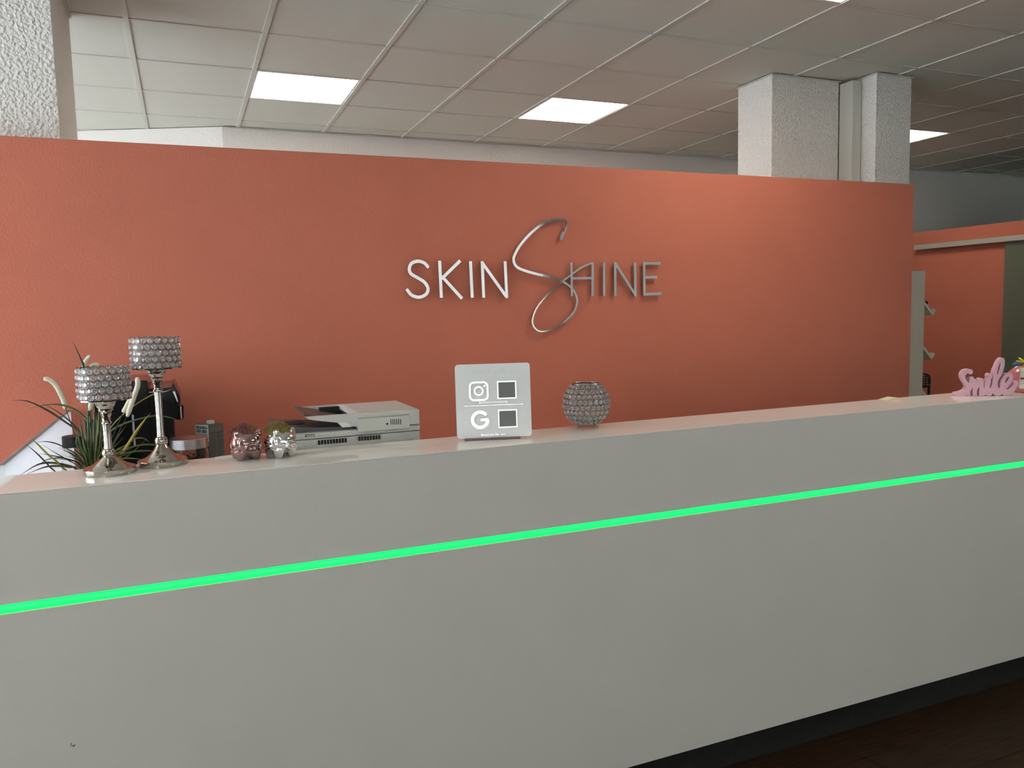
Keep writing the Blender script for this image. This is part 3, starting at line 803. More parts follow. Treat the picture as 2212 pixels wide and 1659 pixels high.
# two square mirror tiles (code squares left blank)
for ca, cb in (((865, 430), (1200, 765)), ((882, 940), (1218, 1282))):
    q0 = scrop(ca[0], cb[1]); q1 = scrop(cb[0], ca[1])
    tq = splate('mirror_tile', curve_mesh([[(q0[0], q0[1]), (q1[0], q0[1]), (q1[0], q1[1]), (q0[0], q1[1])]], 0.0006), M_mirror, FO)
    e_ = 24*k_
    splate('blank_tile_inset', curve_mesh([[(q0[0]+e_, q0[1]+e_), (q1[0]-e_, q0[1]+e_), (q1[0]-e_, q1[1]-e_), (q0[0]+e_, q1[1]-e_)]], 0.0003), mat('blank_grey_print', (0.20, 0.20, 0.205), 0.5), FO+0.001)
l0 = scrop(275, 892); l1 = scrop(1325, 842)
splate('divider_line', curve_mesh(stroke_loops([([l0, (l1[0], (l0[1]+l1[1])/2*0+l0[1])], 0.0009, False)], 0.0003), 0.0005), M_icon, FO)
def stext(body, c0, c1, m_):                 # fit text between two crop points
    a_ = scrop(*c0); b_ = scrop(*c1); me = text_mesh(body, 0.01, 0.0004, 0.00012)
    xs = [v.co.x for v in me.vertices]; w_ = max(xs)-min(xs); s_ = (b_[0]-a_[0])/w_
    for v in me.vertices: v.co.x = (v.co.x)*s_+(a_[0]+b_[0])/2; v.co.y = v.co.y*s_+(a_[1]+b_[1])/2
    return splate('lettering', me, m_, FO)
stext('skinshine.community', (535, 838), (1048, 828), M_icon)
stext('Bewerten Sie uns!', (572, 1425), (1010, 1405), M_icon)
# handwritten "Connect with us" (strokes traced in the 1000..1150 x 780..830 crop, scale 14.747)
def hw_(cx, cy): return sloc(1000+cx/14.747, 780+cy/14.747)
HAND = [
 [(165, 155), (110, 230), (72, 330), (80, 430), (130, 500), (190, 495), (250, 430), (300, 370)],
 [(330, 330), (300, 350), (300, 390), (335, 385), (350, 345), (330, 330), (375, 335)],
 [(375, 390), (385, 330), (380, 370), (415, 325), (425, 340), (420, 395)],
 [(455, 390), (465, 320), (460, 365), (495, 320), (505, 340), (500, 385), (520, 375)],
 [(530, 360), (580, 330), (560, 310), (535, 345), (550, 385), (595, 370)],
 [(650, 325), (620, 320), (600, 355), (620, 385), (660, 365)],
 [(750, 290), (900, 240)], [(850, 260), (800, 340), (790, 380), (850, 350)], [(690, 330), (680, 370), (720, 380), (740, 330)],
 [(1000, 320), (1015, 380), (1050, 330), (1065, 380), (1100, 320)],
 [(1125, 320), (1115, 375), (1140, 380)], [(1135, 270), (1138, 274)],
 [(1190, 240), (1170, 350), (1180, 385), (1210, 375)], [(1110, 250), (1290, 235)],
 [(1350, 135), (1290, 230), (1250, 400)], [(1255, 370), (1300, 320), (1320, 340), (1310, 390), (1350, 375)],
 [(1510, 310), (1500, 360), (1530, 385), (1570, 320), (1565, 385), (1590, 375)],
 [(1700, 300), (1670, 300), (1665, 330), (1700, 360), (1690, 400), (1650, 400)]]
st = [(sm2([hw_(*q) for q in h], 4) if len(h) > 2 else [hw_(*q) for q in h], 0.00055, False) for h in HAND]
splate('handwritten_lettering', curve_mesh(stroke_loops(st, 0.0003), 0.0004), mat('pale_mirror_script', (0.80, 0.82, 0.82), 0.3, metal=0.6), FO)
F0 = atz(1012, 955.5, CT); F1 = atz(1130, 948.5, CT)
for nm, xo0, xo1 in (('foot_bar', -0.40, 0.36),):
    obj(nm, B(xo0*wS, xo1*wS, -0.0115, 0.020, 0.0, 0.0055, 0.0008, 1), M_acrylic_foot, sn)

# ------------------------------------------------------------------ Smile block letters
Q0 = atz(2040+267/11.06, 740+1283/11.06, CT); Q1 = atz(2040+1560/11.06, 740+1266/11.06, CT)
exm = (Q1-Q0); exm.z = 0; exm.normalize(); nm_ = Vector((exm.y, -exm.x, 0))
mid2 = (Q0+Q1)/2
sml = thing('smile_block', 'pink painted wooden word Smile standing on the counter', 'decoration', (mid2.x, mid2.y, CT), math.atan2(exm.y, exm.x))
def smp(cx, cy):
    q = on_plane(2040+cx/11.06, 740+cy/11.06, mid2, nm_)-mid2; return (q.dot(exm), q.z)
OUT = [(258, 1240), (275, 1198), (340, 1186), (430, 1165), (500, 1118), (530, 1050), (512, 995), (468, 930), (428, 850), (415, 785), (440, 708), (492, 660), (560, 638), (640, 645), (680, 690), (665, 742),
       (620, 756), (588, 742), (590, 715), (532, 748), (500, 810), (510, 870), (550, 930), (596, 966), (608, 930), (622, 862), (652, 815), (692, 822), (706, 858), (758, 880), (772, 925), (790, 945), (832, 880),
       (882, 854), (926, 872), (934, 920), (943, 1085), (962, 1090), (984, 1000), (1018, 905), (1052, 850), (1046, 792), (1072, 748), (1122, 742), (1150, 782), (1138, 832), (1112, 884), (1106, 940), (1078, 1078),
       (1102, 1088), (1146, 1010), (1164, 905), (1180, 800), (1196, 690), (1236, 590), (1292, 460), (1356, 378), (1412, 374), (1444, 430), (1438, 540), (1412, 660), (1366, 775), (1305, 872), (1277, 960), (1284, 1070), (1310, 1092),
       (1338, 1068), (1350, 980), (1382, 882), (1440, 790), (1512, 742), (1592, 742), (1634, 790), (1638, 862), (1600, 952), (1524, 1052), (1482, 1102), (1502, 1126), (1562, 1110), (1640, 1040), (1692, 960), (1740, 922),
       (1766, 960), (1758, 1012), (1702, 1120), (1622, 1210), (1530, 1258), (1430, 1264), (1372, 1236), (1330, 1266), (1250, 1266), (1190, 1242), (1158, 1206), (1130, 1250), (1080, 1272), (1030, 1272), (975, 1250), (940, 1276), (872, 1278),
       (836, 1262), (843, 1062), (820, 1066), (786, 1140), (778, 1230), (790, 1278), (694, 1282), (684, 1080), (664, 1086), (630, 1150), (622, 1232), (632, 1282), (545, 1283), (522, 1255), (488, 1278), (400, 1284), (300, 1284), (262, 1272)]
HOL = [[(1338, 490), (1350, 505), (1342, 565), (1308, 692), (1280, 760), (1262, 748), (1272, 680), (1302, 560)], [(1550, 806), (1555, 832), (1528, 892), (1480, 955), (1454, 960), (1456, 920), (1500, 842)]]
loops = [[(v[0], max(0.0005, v[1])) for v in sm2([smp(*q) for q in l], 4, True)] for l in [OUT]+HOL]
o = mesh_obj('word_block', curve_mesh(loops, 0.0125, 0.0008, 2), M_pink, sml, (0, 0.0138, 0), UPRIGHT)

# ------------------------------------------------------------------ ceramic ornament at the right edge
pc = atz(2212, 848, CT)
orn = thing('ceramic_ornament', 'pink glazed ceramic ornament with yellow and blue flower beside the word Smile', 'ornament', (pc.x+0.012, pc.y+0.02, CT), math.radians(-45))
bm = bmesh.new(); lathe(bm, [(0, 0), (0.028, 0), (0.031, 0.003), (0.032, 0.012), (0.036, 0.035), (0.046, 0.060), (0.050, 0.072), (0.046, 0.082), (0.030, 0.096), (0.018, 0.104), (0, 0.106)], 40)
me = bm_mesh(bm, 'body', autosmooth=0.8); mesh_obj('body', me, M_pinkglaze, orn)
bm = bmesh.new(); box(bm, -0.016, 0.030, -0.054, -0.028, 0.018, 0.100, 0.003, 2); pnl = obj('cream_panel', bm, M_cream, orn)
for k in range(6): obj('panel_stripe', B(-0.0145, 0.0285, -0.0555, -0.0535, 0.028+k*0.011, 0.0295+k*0.011), M_greyink if k % 2 else M_paper, pnl)
obj('panel_heart', B(-0.0145, 0.012, -0.0565, -0.0535, 0.056, 0.062, 0.0008, 1), M_maroon, pnl)
for k, (a_, m_) in enumerate([(190, M_blue), (138, M_yellow), (85, M_blue), (35, M_yellow), (350, M_blue), (270, M_yellow), (168, M_yellow), (310, M_yellow)]):
    bm = bmesh.new(); a_ = math.radians(a_); bl_ = m_ is M_blue
    sphere(bm, (0, 0, 0), 1.0, 16, 10, (0.0165 if bl_ else 0.0150, 0.006, 0.0072 if bl_ else 0.0042))
    o = obj('petal', bm, m_, orn, sm=True)
    o.matrix_local = Matrix.Translation((0.001, -0.048+0.002*k, 0.121)) @ Matrix.Rotation(-a_, 4, 'Y') @ Matrix.Translation((0.028 if bl_ else 0.016, 0, 0))

# ------------------------------------------------------------------ printer
PR = thing('printer', 'light grey office printer standing behind the counter', 'printer', (0, 0, 0))
YF, YB = 2.285, 2.562
def pc_(cx, cy, Y=YF): q = at(580+cx/6.32, 850+cy/6.32, Y); return (q.x, q.z)
xr = pc_(2065, 300)[0]; xl = pc_(385, 600)[0]-0.026
ztop = pc_(2065, 213)[1]; zl1 = pc_(2065, 280)[1]; zl2 = pc_(2065, 425)[1]; zl3 = pc_(2065, 508)[1]
PR.location = ((xl+xr)/2, (YF+YB)/2, SHZ)
def PL(bm): bmesh.ops.translate(bm, verts=bm.verts, vec=-Vector(PR.location)); return bm
obj('base_body', PL(B(xl, xr, YF+0.004, YB, SHZ, zl3, 0.004, 2)), M_printer, PR)
obj('rear_cover', PL(B(xl+0.02, pc_(1860, 600)[0], YF-0.004, YF+0.006, SHZ+0.02, zl3-0.012, 0.002, 1)), M_printer, PR)
obj('scanner_bed', PL(B(xl, xr, YF, YB, zl3+0.0015, zl2-0.0008, 0.003, 2)), M_printer, PR)
xa = pc_(1215, 400)[0]
obj('feeder_body', PL(B(xa, xr, YF, YB, zl2+0.0008, ztop, 0.004, 2)), M_printer, PR)
wall_prof = [pc_(1214, 450), pc_(1214, 262), pc_(800, 275), pc_(520, 285), pc_(502, 298), pc_(512, 325), pc_(545, 352), pc_(640, 368), pc_(940, 398), pc_(985, 425), pc_(1010, 452)]
wall_prof = [(q[0], min(q[1], ztop-0.0002)) for q in wall_prof]
bm = bmesh.new(); prism_xz(bm, wall_prof, YF, YF+0.018); obj('feeder_front_cheek', PL(bm), M_printer, PR)
bm = bmesh.new(); prism_xz(bm, wall_prof, YB-0.018, YB); obj('feeder_back_cheek', PL(bm), M_printer, PR)
xt0 = pc_(504, 300)[0]; zt0 = pc_(502, 300)[1]
bm = bmesh.new(); prism_xz(bm, [(xt0, zt0-0.006), (xa, ztop-0.031), (xa, ztop-0.025), (xt0, zt0+0.001)], YF+0.0185, YB-0.0185); obj('input_tray', PL(bm), M_printer_d, PR)
obj('paper_guide', PL(B(xa-0.08, xa-0.016, YB-0.085, YB-0.073, ztop-0.026, ztop+0.003, 0.002, 1)), M_printer_b, PR)
obj('feeder_slot', PL(B(xa-0.016, xa-0.0005, YF+0.024, YB-0.024, ztop-0.0245, ztop-0.010)), M_printer_b, PR)
obj('feeder_lip', PL(B(xa-0.012, xa+0.008, YF+0.019, YB-0.019, ztop-0.009, ztop+0.0006, 0.001, 1)), M_printer_w, PR)
bm = bmesh.new(); xo = pc_(60, 400, YF+0.09)[0]
prism_xz(bm, [(xo, zl2+0.005), (xo, zl2+0.021), (xl+0.09, zl2+0.011), (xa+0.0, zl2+0.004), (xa, zl2-0.0006), (xl, zl2-0.0006)], YF+0.03, YB-0.05); obj('output_tray', PL(bm), M_printer_d, PR)
obj('tray_latch', PL(B(xo+0.04, xo+0.09, YF+0.09, YF+0.16, zl2+0.015, zl2+0.019)), M_printer_b, PR)
bm = bmesh.new(); q0 = pc_(950, 400); q1 = pc_(1120, 458)
prism_xz(bm, [(q0[0], q0[1]), (q0[0]+0.025, q0[1]-0.0005), (q1[0], q1[1]+0.006), (q1[0]+0.002, q1[1]+0.001), (q0[0]+0.012, q1[1]+0.001)], YF-0.002, YF+0.03); obj('white_ramp', PL(bm), M_printer_w, PR)
cv0 = pc_(1216, 488); cv1 = pc_(1918, 250)
obj('rear_hatch', PL(B(cv0[0], cv1[0], YF-0.007, YF+0.001, zl2-0.008, zl1+0.0, 0.002, 1)), M_printer, PR)
obj('rear_hatch_lip', PL(B(cv0[0], cv1[0], YF-0.006, YF+0.001, zl1+0.0016, ztop-0.008, 0.002, 1)), M_printer, PR)
bm = bmesh.new()
for k in range(6):
    q = pc_(1662+k*26.5, 345); q2 = pc_(1662+k*26.5, 420); box(bm, q[0]-0.0012, q[0]+0.0012, YF-0.0075, YF-0.006, q2[1], q[1])
q = pc_(1612, 410); box(bm, q[0]-0.0028, q[0]+0.0028, YF-0.0075, YF-0.006, q[1]-0.0028, q[1]+0.0028)
obj('speaker_slits', PL(bm), M_printer_b, PR)
for c0, c1, n_ in (((665, 625), (1072, 688), 10), ((1216, 578), (1530, 640), 8)):
    bm = bmesh.new(); q0 = pc_(*c0); q1 = pc_(*c1); zz1 = (pc_(c0[0], c0[1]+10)[1]+pc_(c1[0], c0[1]-18)[1])/2; zz0 = zz1-0.013
    for k in range(n_):
        xx = q0[0]+(q1[0]-q0[0])*k/n_; box(bm, xx+0.0012, xx+(q1[0]-q0[0])/n_-0.0012, YF-0.0048, YF-0.0035, zz0, zz1)
    obj('vent_slots', PL(bm), M_printer_b, PR)
for c0, c1 in (((500, 565), (630, 585)), ((1648, 475), (1755, 492)), ((1250, 488), (1525, 500)), ((1340, 496), (1440, 512))):
    q0 = pc_(*c0); q1 = pc_(*c1); obj('hinge_slot', PL(B(q0[0], q1[0], YF-0.001, YF+0.002, min(q0[1], q1[1]), max(q0[1], q1[1])-0.0)), M_printer_b, PR)
for c0, c1 in (((505, 570), (628, 582)), ((1652, 479), (1752, 490))):
    q0 = pc_(*c0); q1 = pc_(*c1); obj('hinge_tab', PL(B(q0[0]+0.002, q1[0]-0.001, YF-0.002, YF+0.002, min(q0[1], q1[1])+0.0008, max(q0[1], q1[1])-0.0008)), M_printer, PR)

# ------------------------------------------------------------------ coffee machine
CMY = 3.06
def cq(cx, cy, Y=CMY): q = at(250+cx/8.294, 800+cy/8.294, Y); return (q.x, q.z)
cm = thing('coffee_machine', 'black automatic coffee machine behind the candle holders', 'coffee machine', (-0.2, CMY+0.18, DZ))
def ML(bm): bmesh.ops.translate(bm, verts=bm.verts, vec=-Vector(cm.location)); return bm
xL = at(178, 900, CMY).x; zT = cq(570, 175)[1]; zT2 = cq(580, 360)[1]
xm = cq(575, 300)[0]; xR = cq(1030, 1100)[0]
right_prof = [(xm+0.0005, DZ+0.004), (xR, DZ+0.004), (cq(1040, 900)[0], cq(1040, 900)[1]), cq(1135, 645), cq(990, 335), cq(940, 365), cq(840, 385), (xm+0.0005, cq(575, 395)[1])]
bm = bmesh.new(); prism_xz(bm, right_prof, CMY, CMY+0.34); obj('main_body', ML(bm), M_black, cm)
top_prof = [(xm+0.0005, cq(575, 388)[1]), cq(840, 378), cq(940, 358), cq(985, 330), cq(1000, 300), cq(960, 310), cq(840, 325), (xm+0.0005, cq(575, 335)[1])]
bm = bmesh.new(); prism_xz(bm, [(q[0], q[1]+0.0012) for q in top_prof], CMY+0.006, CMY+0.34); obj('top_lid', ML(bm), M_black, cm)
bm = bmesh.new(); tube(bm, [(*(q[0], CMY+0.001, q[1]+0.0002),) for q in ((xm+0.002, cq(575, 395)[1]), cq(840, 388), cq(940, 366), cq(988, 338))], 0.0012, 6); obj('chrome_line', ML(bm), M_chrome, cm)
bm = bmesh.new(); box(bm, xL+0.035, xm, CMY-0.012, CMY+0.34, DZ+0.004, zT, 0.004, 2); obj('brew_tower', ML(bm), M_black, cm)
bm = bmesh.new(); lathe(bm, [(0, 0), (0.036, 0), (0.036, 0.29), (0.034, 0.293), (0, 0.293)], 36); bmesh.ops.translate(bm, verts=bm.verts, vec=(xL+0.034, CMY+0.05, DZ+0.004)); obj('side_column', ML(bm), M_black, cm, autosmooth=0.5)
obj('drip_foot', ML(B(xL+0.03, xR, CMY-0.01, CMY+0.34, DZ, DZ+0.004)), M_black_satin, cm)
q0 = cq(290, 790); q1 = cq(352, 1150)
obj('grey_bar', ML(B(q0[0], q1[0], CMY-0.0155, CMY-0.012, q1[1]-0.04, q0[1])), M_greybar, cm)
a = [cq(1015, 385), cq(1050, 378), cq(1108, 560), cq(1098, 572)]
bm = bmesh.new(); prism_xz(bm, [(q[0]+0.0015, q[1]) for q in a], CMY-0.002, CMY+0.10); obj('facet_highlight', ML(bm), M_printer_w, cm)  # white strip stands in for the highlight on the slanted facet
bm = bmesh.new(); prism_xz(bm, [cq(1000, 290), cq(1035, 240), cq(1150, 480), cq(1160, 560), cq(1138, 640), cq(1100, 545), cq(1050, 372)], CMY+0.03, CMY+0.32); obj('side_facet', ML(bm), M_black, cm)
hb = bmesh.new(); q0 = cq(1045, 660); q1 = cq(1145, 930)
prism_xz(hb, [cq(1045, 760), cq(1075, 690), cq(1140, 655), cq(1195, 655), cq(1215, 680), cq(1215, 880), cq(1200, 910), cq(1140, 915), cq(1080, 920), cq(1045, 900)], CMY+0.05, CMY+0.10); hd = obj('steam_knob', ML(hb), M_black, cm)
q0 = cq(1148, 668); q1 = cq(1192, 900)
h2 = obj('chrome_band', B(q0[0], q1[0], CMY+0.046, CMY+0.0505, q1[1], q0[1], 0.001, 1), M_brushed, hd); h2.matrix_parent_inverse = Matrix.Translation(-Vector(cm.location))

# ------------------------------------------------------------------ jars, carton
JY = 2.99
jl = at(364, 955, JY); jr = at(452, 952, JY); jx = (jl.x+jr.x)/2; jrad = (jr.x-jl.x)/2*0.965
jt = at(408, 945, JY).z
jar = thing('bean_jar', 'round glass jar of coffee beans with a brushed steel lid', 'jar', (jx, JY+0.0, DZ))
h0 = at(408, 972, JY-jrad).z-DZ; ht = at(408, 951, JY-jrad).z-DZ
bm = bmesh.new(); lathe(bm, [(0, h0), (jrad, h0), (jrad, ht-0.002), (jrad-0.002, ht), (0, ht)], 56); obj('lid', bm, M_brushed, jar, autosmooth=0.4)
bm = bmesh.new(); lathe(bm, [(0, 0), (jrad-0.006, 0), (jrad-0.002, 0.004), (jrad-0.002, h0-0.014), (jrad-0.006, h0-0.006), (jrad-0.006, h0), (jrad-0.009, h0), (jrad-0.009, h0-0.008), (jrad-0.005, h0-0.016), (jrad-0.005, 0.007), (jrad-0.009, 0.004), (0, 0.004)], 56)
obj('glass_body', bm, M_glass, jar, autosmooth=0.5)
bm = bmesh.new(); rnd = random.Random(5)
lathe(bm, [(0, 0.006), (jrad-0.010, 0.006), (jrad-0.010, h0-0.042), (0, h0-0.036)], 32)
for k in range(420):
    a_ = rnd.uniform(0, 2*PI); zz = rnd.uniform(0.012, h0-0.03); r_ = jrad-0.0105
    if zz > h0-0.042: r_ *= math.sqrt(rnd.random())*0.98
    sphere(bm, (r_*math.cos(a_), r_*math.sin(a_), zz), 0.0045, 6, 5, (1, 0.7, 0.6), Matrix.Rotation(rnd.uniform(0, 6), 3, 'Z') @ Matrix.Rotation(rnd.uniform(0, 3), 3, 'X'))
o = obj('coffee_beans', bm, M_beans, jar, sm=True); o['kind'] = 'stuff'

KY = 2.99
k0 = at(133, 945, KY); k1 = at(182, 942, KY); kr = (k1.x-k0.x)/2
kj = thing('storage_jar', 'clear storage jar with a black lid behind the grass', 'jar', ((k0.x+k1.x)/2, KY, DZ))
kt = at(157, 944, KY-kr).z-DZ; kb = at(157, 968, KY-kr).z-DZ
bm = bmesh.new(); lathe(bm, [(0, kb), (kr, kb), (kr, kt-0.002), (kr-0.002, kt), (0, kt)], 40); obj('lid', bm, M_black_satin, kj, autosmooth=0.4)
bm = bmesh.new(); lathe(bm, [(0, 0), (kr+0.002, 0), (kr+0.006, 0.005), (kr+0.006, kb-0.03), (kr-0.004, kb-0.008), (kr-0.004, kb), (kr-0.007, kb), (kr-0.007, kb-0.01), (kr+0.003, kb-0.031), (kr+0.003, 0.007), (0, 0.004)], 40); obj('glass_body', bm, M_glass, kj, autosmooth=0.5)

KX = at(452, 950, 3.12)
cart = thing('milk_carton', 'grey drink carton with a white text panel and screw cap', 'carton', (KX.x+0.004, 3.165, DZ), math.radians(40))
cs = 0.0355; ch = at(452, 917, 3.12).z-DZ
bm = bmesh.new(); box(bm, -cs, cs, -cs, cs, 0, ch-0.008, 0.0015, 1); obj('carton_body', bm, M_carton, cart)
bm = bmesh.new()
v = [bm.verts.new(q) for q in ((-cs, -cs, ch-0.0078), (cs, -cs, ch-0.0078), (cs, cs, ch-0.0078), (-cs, cs, ch-0.0078), (-cs, -cs, ch), (cs*0.9, -cs*0.9, ch-0.004), (cs*0.9, cs*0.9, ch-0.004), (-cs, cs, ch))]
for f in ((0, 1, 5, 4), (1, 2, 6, 5), (2, 3, 7, 6), (3, 0, 4, 7), (4, 5, 6, 7), (3, 2, 1, 0)): bm.faces.new([v[i] for i in f])
obj('folded_top', bm, M_carton, cart)
bm = bmesh.new(); lathe(bm, [(0, ch-0.005), (0.0145, ch-0.005), (0.0145, ch+0.007), (0.013, ch+0.009), (0, ch+0.009)], 24); bmesh.ops.translate(bm, verts=bm.verts, vec=(0.006, 0.0, 0)); obj('screw_cap', bm, M_cap, cart, autosmooth=0.5)
# faces: -x face (white panel), -y face (grey print)
wp = obj('white_panel', B(-cs-0.0006, -cs-0.0001, -cs+0.001, cs-0.001, ch-0.064, ch-0.001), M_carton_w, cart)
def side_text(body, w_, zc, yc, parent, m_):
    me = text_mesh(body, 0.01, 0.0002, 0.0003)
    xs = [v.co.x for v in me.vertices]; ys = [v.co.y for v in me.vertices]; s_ = w_/(max(xs)-min(xs)); hy = (max(ys)+min(ys))/2
    hs = s_*1.25
    for v in me.vertices: v.co.x *= s_; v.co.y = (v.co.y-hy)*hs
    o = mesh_obj('print', me, m_, parent); o.matrix_local = Matrix(((0, 0, -1, -cs-0.0009), (-1, 0, 0, yc), (0, 1, 0, zc), (0, 0, 0, 1))); return o
side_text('THE BORING', 0.060, ch-0.0125, 0.0, wp, M_ink)
side_text('SIDE', 0.024, ch-0.026, -0.014, wp, M_ink)
side_text('(but very', 0.021, ch-0.0225, 0.016, wp, M_ink)
side_text('important)', 0.023, ch-0.0285, 0.016, wp, M_ink)
bm = bmesh.new(); rnd = random.Random(2)
for k in range(8): box(bm, -cs-0.0009, -cs-0.0005, -cs+0.006+rnd.uniform(0, 0.006), cs-0.004-rnd.uniform(0, 0.003), ch-0.038-k*0.003, ch-0.0365-k*0.003)
obj('text_lines', bm, M_greyink, wp)
obj('dark_band', B(-cs+0.003, cs-0.004, -cs-0.0006, -cs-0.0001, ch-0.037, ch-0.032), M_darkprint, cart)
bm = bmesh.new()
for k in range(22):
    for xa_ in (-cs+0.004, 0.0):
        box(bm, xa_+rnd.uniform(0, 0.003), xa_+0.018+rnd.uniform(0, 0.012), -cs-0.0005, -cs-0.0001, ch-0.044-k*0.0045, ch-0.0425-k*0.0045)
obj('text_lines', bm, mat('carton_print', (0.065, 0.065, 0.063), 0.5), cart)

# ------------------------------------------------------------------ grass plant
GYP = 2.43
gp = thing('grass_plant', 'artificial grass plant with cream plush spikes behind the candle holders', 'plant', (at(205, 1010, GYP).x, GYP, SHZ))
GO = Vector(gp.location)
ptop = 0.10
bm = bmesh.new(); lathe(bm, [(0, 0), (0.045, 0), (0.058, ptop), (0.055, ptop), (0.050, ptop-0.012), (0, ptop-0.012)], 32); obj('pot', bm, M_pot, gp, autosmooth=0.6)
bm = bmesh.new(); sphere(bm, (0, 0, ptop-0.012), 0.049, 16, 8, (1, 1, 0.2)); obj('soil', bm, M_beans, gp, sm=True)
rnd = random.Random(11)
def gpt(cx, cy, dy):
    q = at(cx/4.254, 700+cy/4.254, GYP+dy)
    if q.x < -0.42 and q.z < CZ-0.33:        # keep low blades on this side of the side panel
        d_ = ray(cx/4.254, 700+cy/4.254); q = EYE+d_*(-0.42/d_.x)
    return q-GO
def blade(pts, m_, w=7.0, dyt=None, root=True):
    dyt = rnd.uniform(-0.05, 0.05) if dyt is None else dyt
    n = len(pts); P = []
    for i, q in enumerate(pts): P.append(gpt(q[0], q[1], dyt*(1-i/(n-1)*0.8)))
    if root:
        a_ = rnd.uniform(0, 6.28); r_ = 0.03*math.sqrt(rnd.random()); P.append(Vector((r_*math.cos(a_), r_*math.sin(a_), ptop-0.006)))
    P = catmull(P, 3); k = len(P); wr = w/4.254*0.00140
    R = [max(0.0003, wr*min(1, (i+0.35)/(k*0.33))*(1-0.35*max(0, (i/k-0.6)/0.4))) for i in range(k)]
    bm = bmesh.new(); tube(bm, P, R, 4, True, 0.45)
    return obj('blade', bm, m_, gp, sm=True)
D, G_, O_, Y_ = M_blade
blade([(110, 703), (250, 708), (430, 790), (600, 900), (740, 1010), (800, 1180)], D, 8)
blade([(265, 780), (430, 742), (590, 748), (740, 820), (830, 950), (840, 1150)], G_, 8)
blade([(390, 730), (520, 800), (650, 900), (750, 1020), (790, 1200)], D, 6)
blade([(190, 1385), (350, 1290), (480, 1275), (620, 1300), (720, 1350)], D, 9)
blade([(240, 1382), (400, 1318), (520, 1303), (640, 1315), (720, 1345)], O_, 9)
blade([(275, 1055), (330, 1090), (430, 1190), (530, 1270), (600, 1340)], Y_, 8)
blade([(235, 1100), (330, 1180), (430, 1280), (500, 1350)], D, 6)
blade([(340, 1085), (420, 1080), (520, 1100), (640, 1160), (740, 1260)], D, 5)
blade([(390, 1110), (520, 1190), (640, 1260), (740, 1330)], D, 4)
blade([(360, 1190), (480, 1210), (620, 1240), (740, 1310)], D, 5)
blade([(350, 1300), (420, 1250), (530, 1230), (640, 1250), (760, 1320)], G_, 5)
blade([(665, 150), (700, 230), (750, 340), (765, 385), (800, 600), (830, 900), (850, 1250)], D, 9)
blade([(1463, 668), (1470, 645), (1450, 632), (1400, 650), (1260, 730), (1100, 860), (1010, 960), (930, 1080)], Y_, 10, -0.05)
blade([(1700, 925), (1600, 870), (1480, 845), (1380, 850), (1200, 895), (1050, 960), (960, 1050), (900, 1200)], G_, 8, -0.06)
blade([(1385, 815), (1300, 920), (1220, 1040), (1150, 1150), (1090, 1240)], Y_, 13, -0.05)
blade([(1370, 1085), (1320, 1050), (1240, 1055), (1150, 1120), (1050, 1200)], O_, 7)
blade([(1350, 1055), (1250, 1150), (1150, 1230), (1080, 1290)], G_, 6)
blade([(1690, 1230), (1620, 1170), (1510, 1130), (1400, 1108), (1280, 1115), (1150, 1150), (1050, 1200)], G_, 8, -0.05)
blade([(1500, 1180), (1380, 1165), (1250, 1170), (1120, 1200), (1000, 1270)], G_, 8, -0.05)
blade([(1340, 1250), (1220, 1235), (1100, 1240), (1000, 1290)], G_, 8, -0.05)
blade([(1160, 930), (1080, 1040), (1020, 1140), (960, 1250)], O_, 7)
blade([(1130, 1040), (1080, 1100), (1000, 1180), (940, 1290)], G_, 6)
blade([(730, 850), (745, 950), (770, 1100), (800, 1280)], G_, 8)
blade([(860, 640), (872, 900), (870, 1100), (860, 1280)], O_, 11)
blade([(905, 640), (908, 900), (890, 1100), (880, 1280)], O_, 9)
blade([(930, 700), (932, 950), (915, 1150), (900, 1280)], G_, 8)
blade([(800, 640), (808, 860), (815, 1060), (830, 1280)], G_, 8)
for k in range(26):
    x0_ = rnd.uniform(700, 990); top = rnd.uniform(760, 1090) if 760 < x0_ < 960 else rnd.uniform(980, 1150)
    xb = 860+(x0_-860)*0.3
    blade([(x0_, top), (x0_+rnd.uniform(-15, 15), (top+1300)/2-60), (xb, 1290)], rnd.choice([D, G_, G_, O_, D]), rnd.uniform(4, 8))
for k in range(10):
    x0_ = rnd.uniform(1080, 1240); top = rnd.uniform(1050, 1230)
    blade([(x0_, top), ((x0_+900)/2+20, (top+1300)/2-30), (920, 1300)], rnd.choice([D, G_, O_]), rnd.uniform(4, 6))
for k in range(9):
    x0_ = rnd.uniform(480, 700); top = rnd.uniform(1100, 1280)
    blade([(x0_, top), ((x0_+800)/2, (top+1320)/2-25), (790, 1310)], rnd.choice([D, D, G_]), rnd.uniform(3.5, 5))
def spike(pts, stem, w, dy):
    P = catmull([gpt(q[0], q[1], dy) for q in pts], 4); k = len(P); wr = w/4.254*0.00140
    bm = bmesh.new(); tube(bm, P, [wr*(0.55 if i in (0, k-1) else 0.9 if i in (1, k-2) else 1.0) for i in range(k)], 10)
    sp_ = obj('plush_spike', bm, M_spike, gp, sm=True)
    S_ = [gpt(q[0], q[1], dy) for q in stem]+[Vector((0.01, 0.005, ptop-0.006))]
    bm = bmesh.new(); tube(bm, catmull(S_, 3), 0.0011, 5); obj('stem', bm, D, sp_, sm=True)
spike([(400, 503), (450, 510), (510, 560), (560, 650), (590, 720), (600, 780)], [(600, 775), (640, 880), (700, 1050), (770, 1220)], 19, 0.03)
spike([(832, 288), (803, 320), (777, 360), (768, 410)], [(768, 405), (800, 700), (840, 1000), (850, 1280)], 17, 0.05)
spike([(915, 372), (870, 372), (828, 388)], [(830, 388), (840, 700), (850, 1000), (860, 1280)], 15, 0.06)
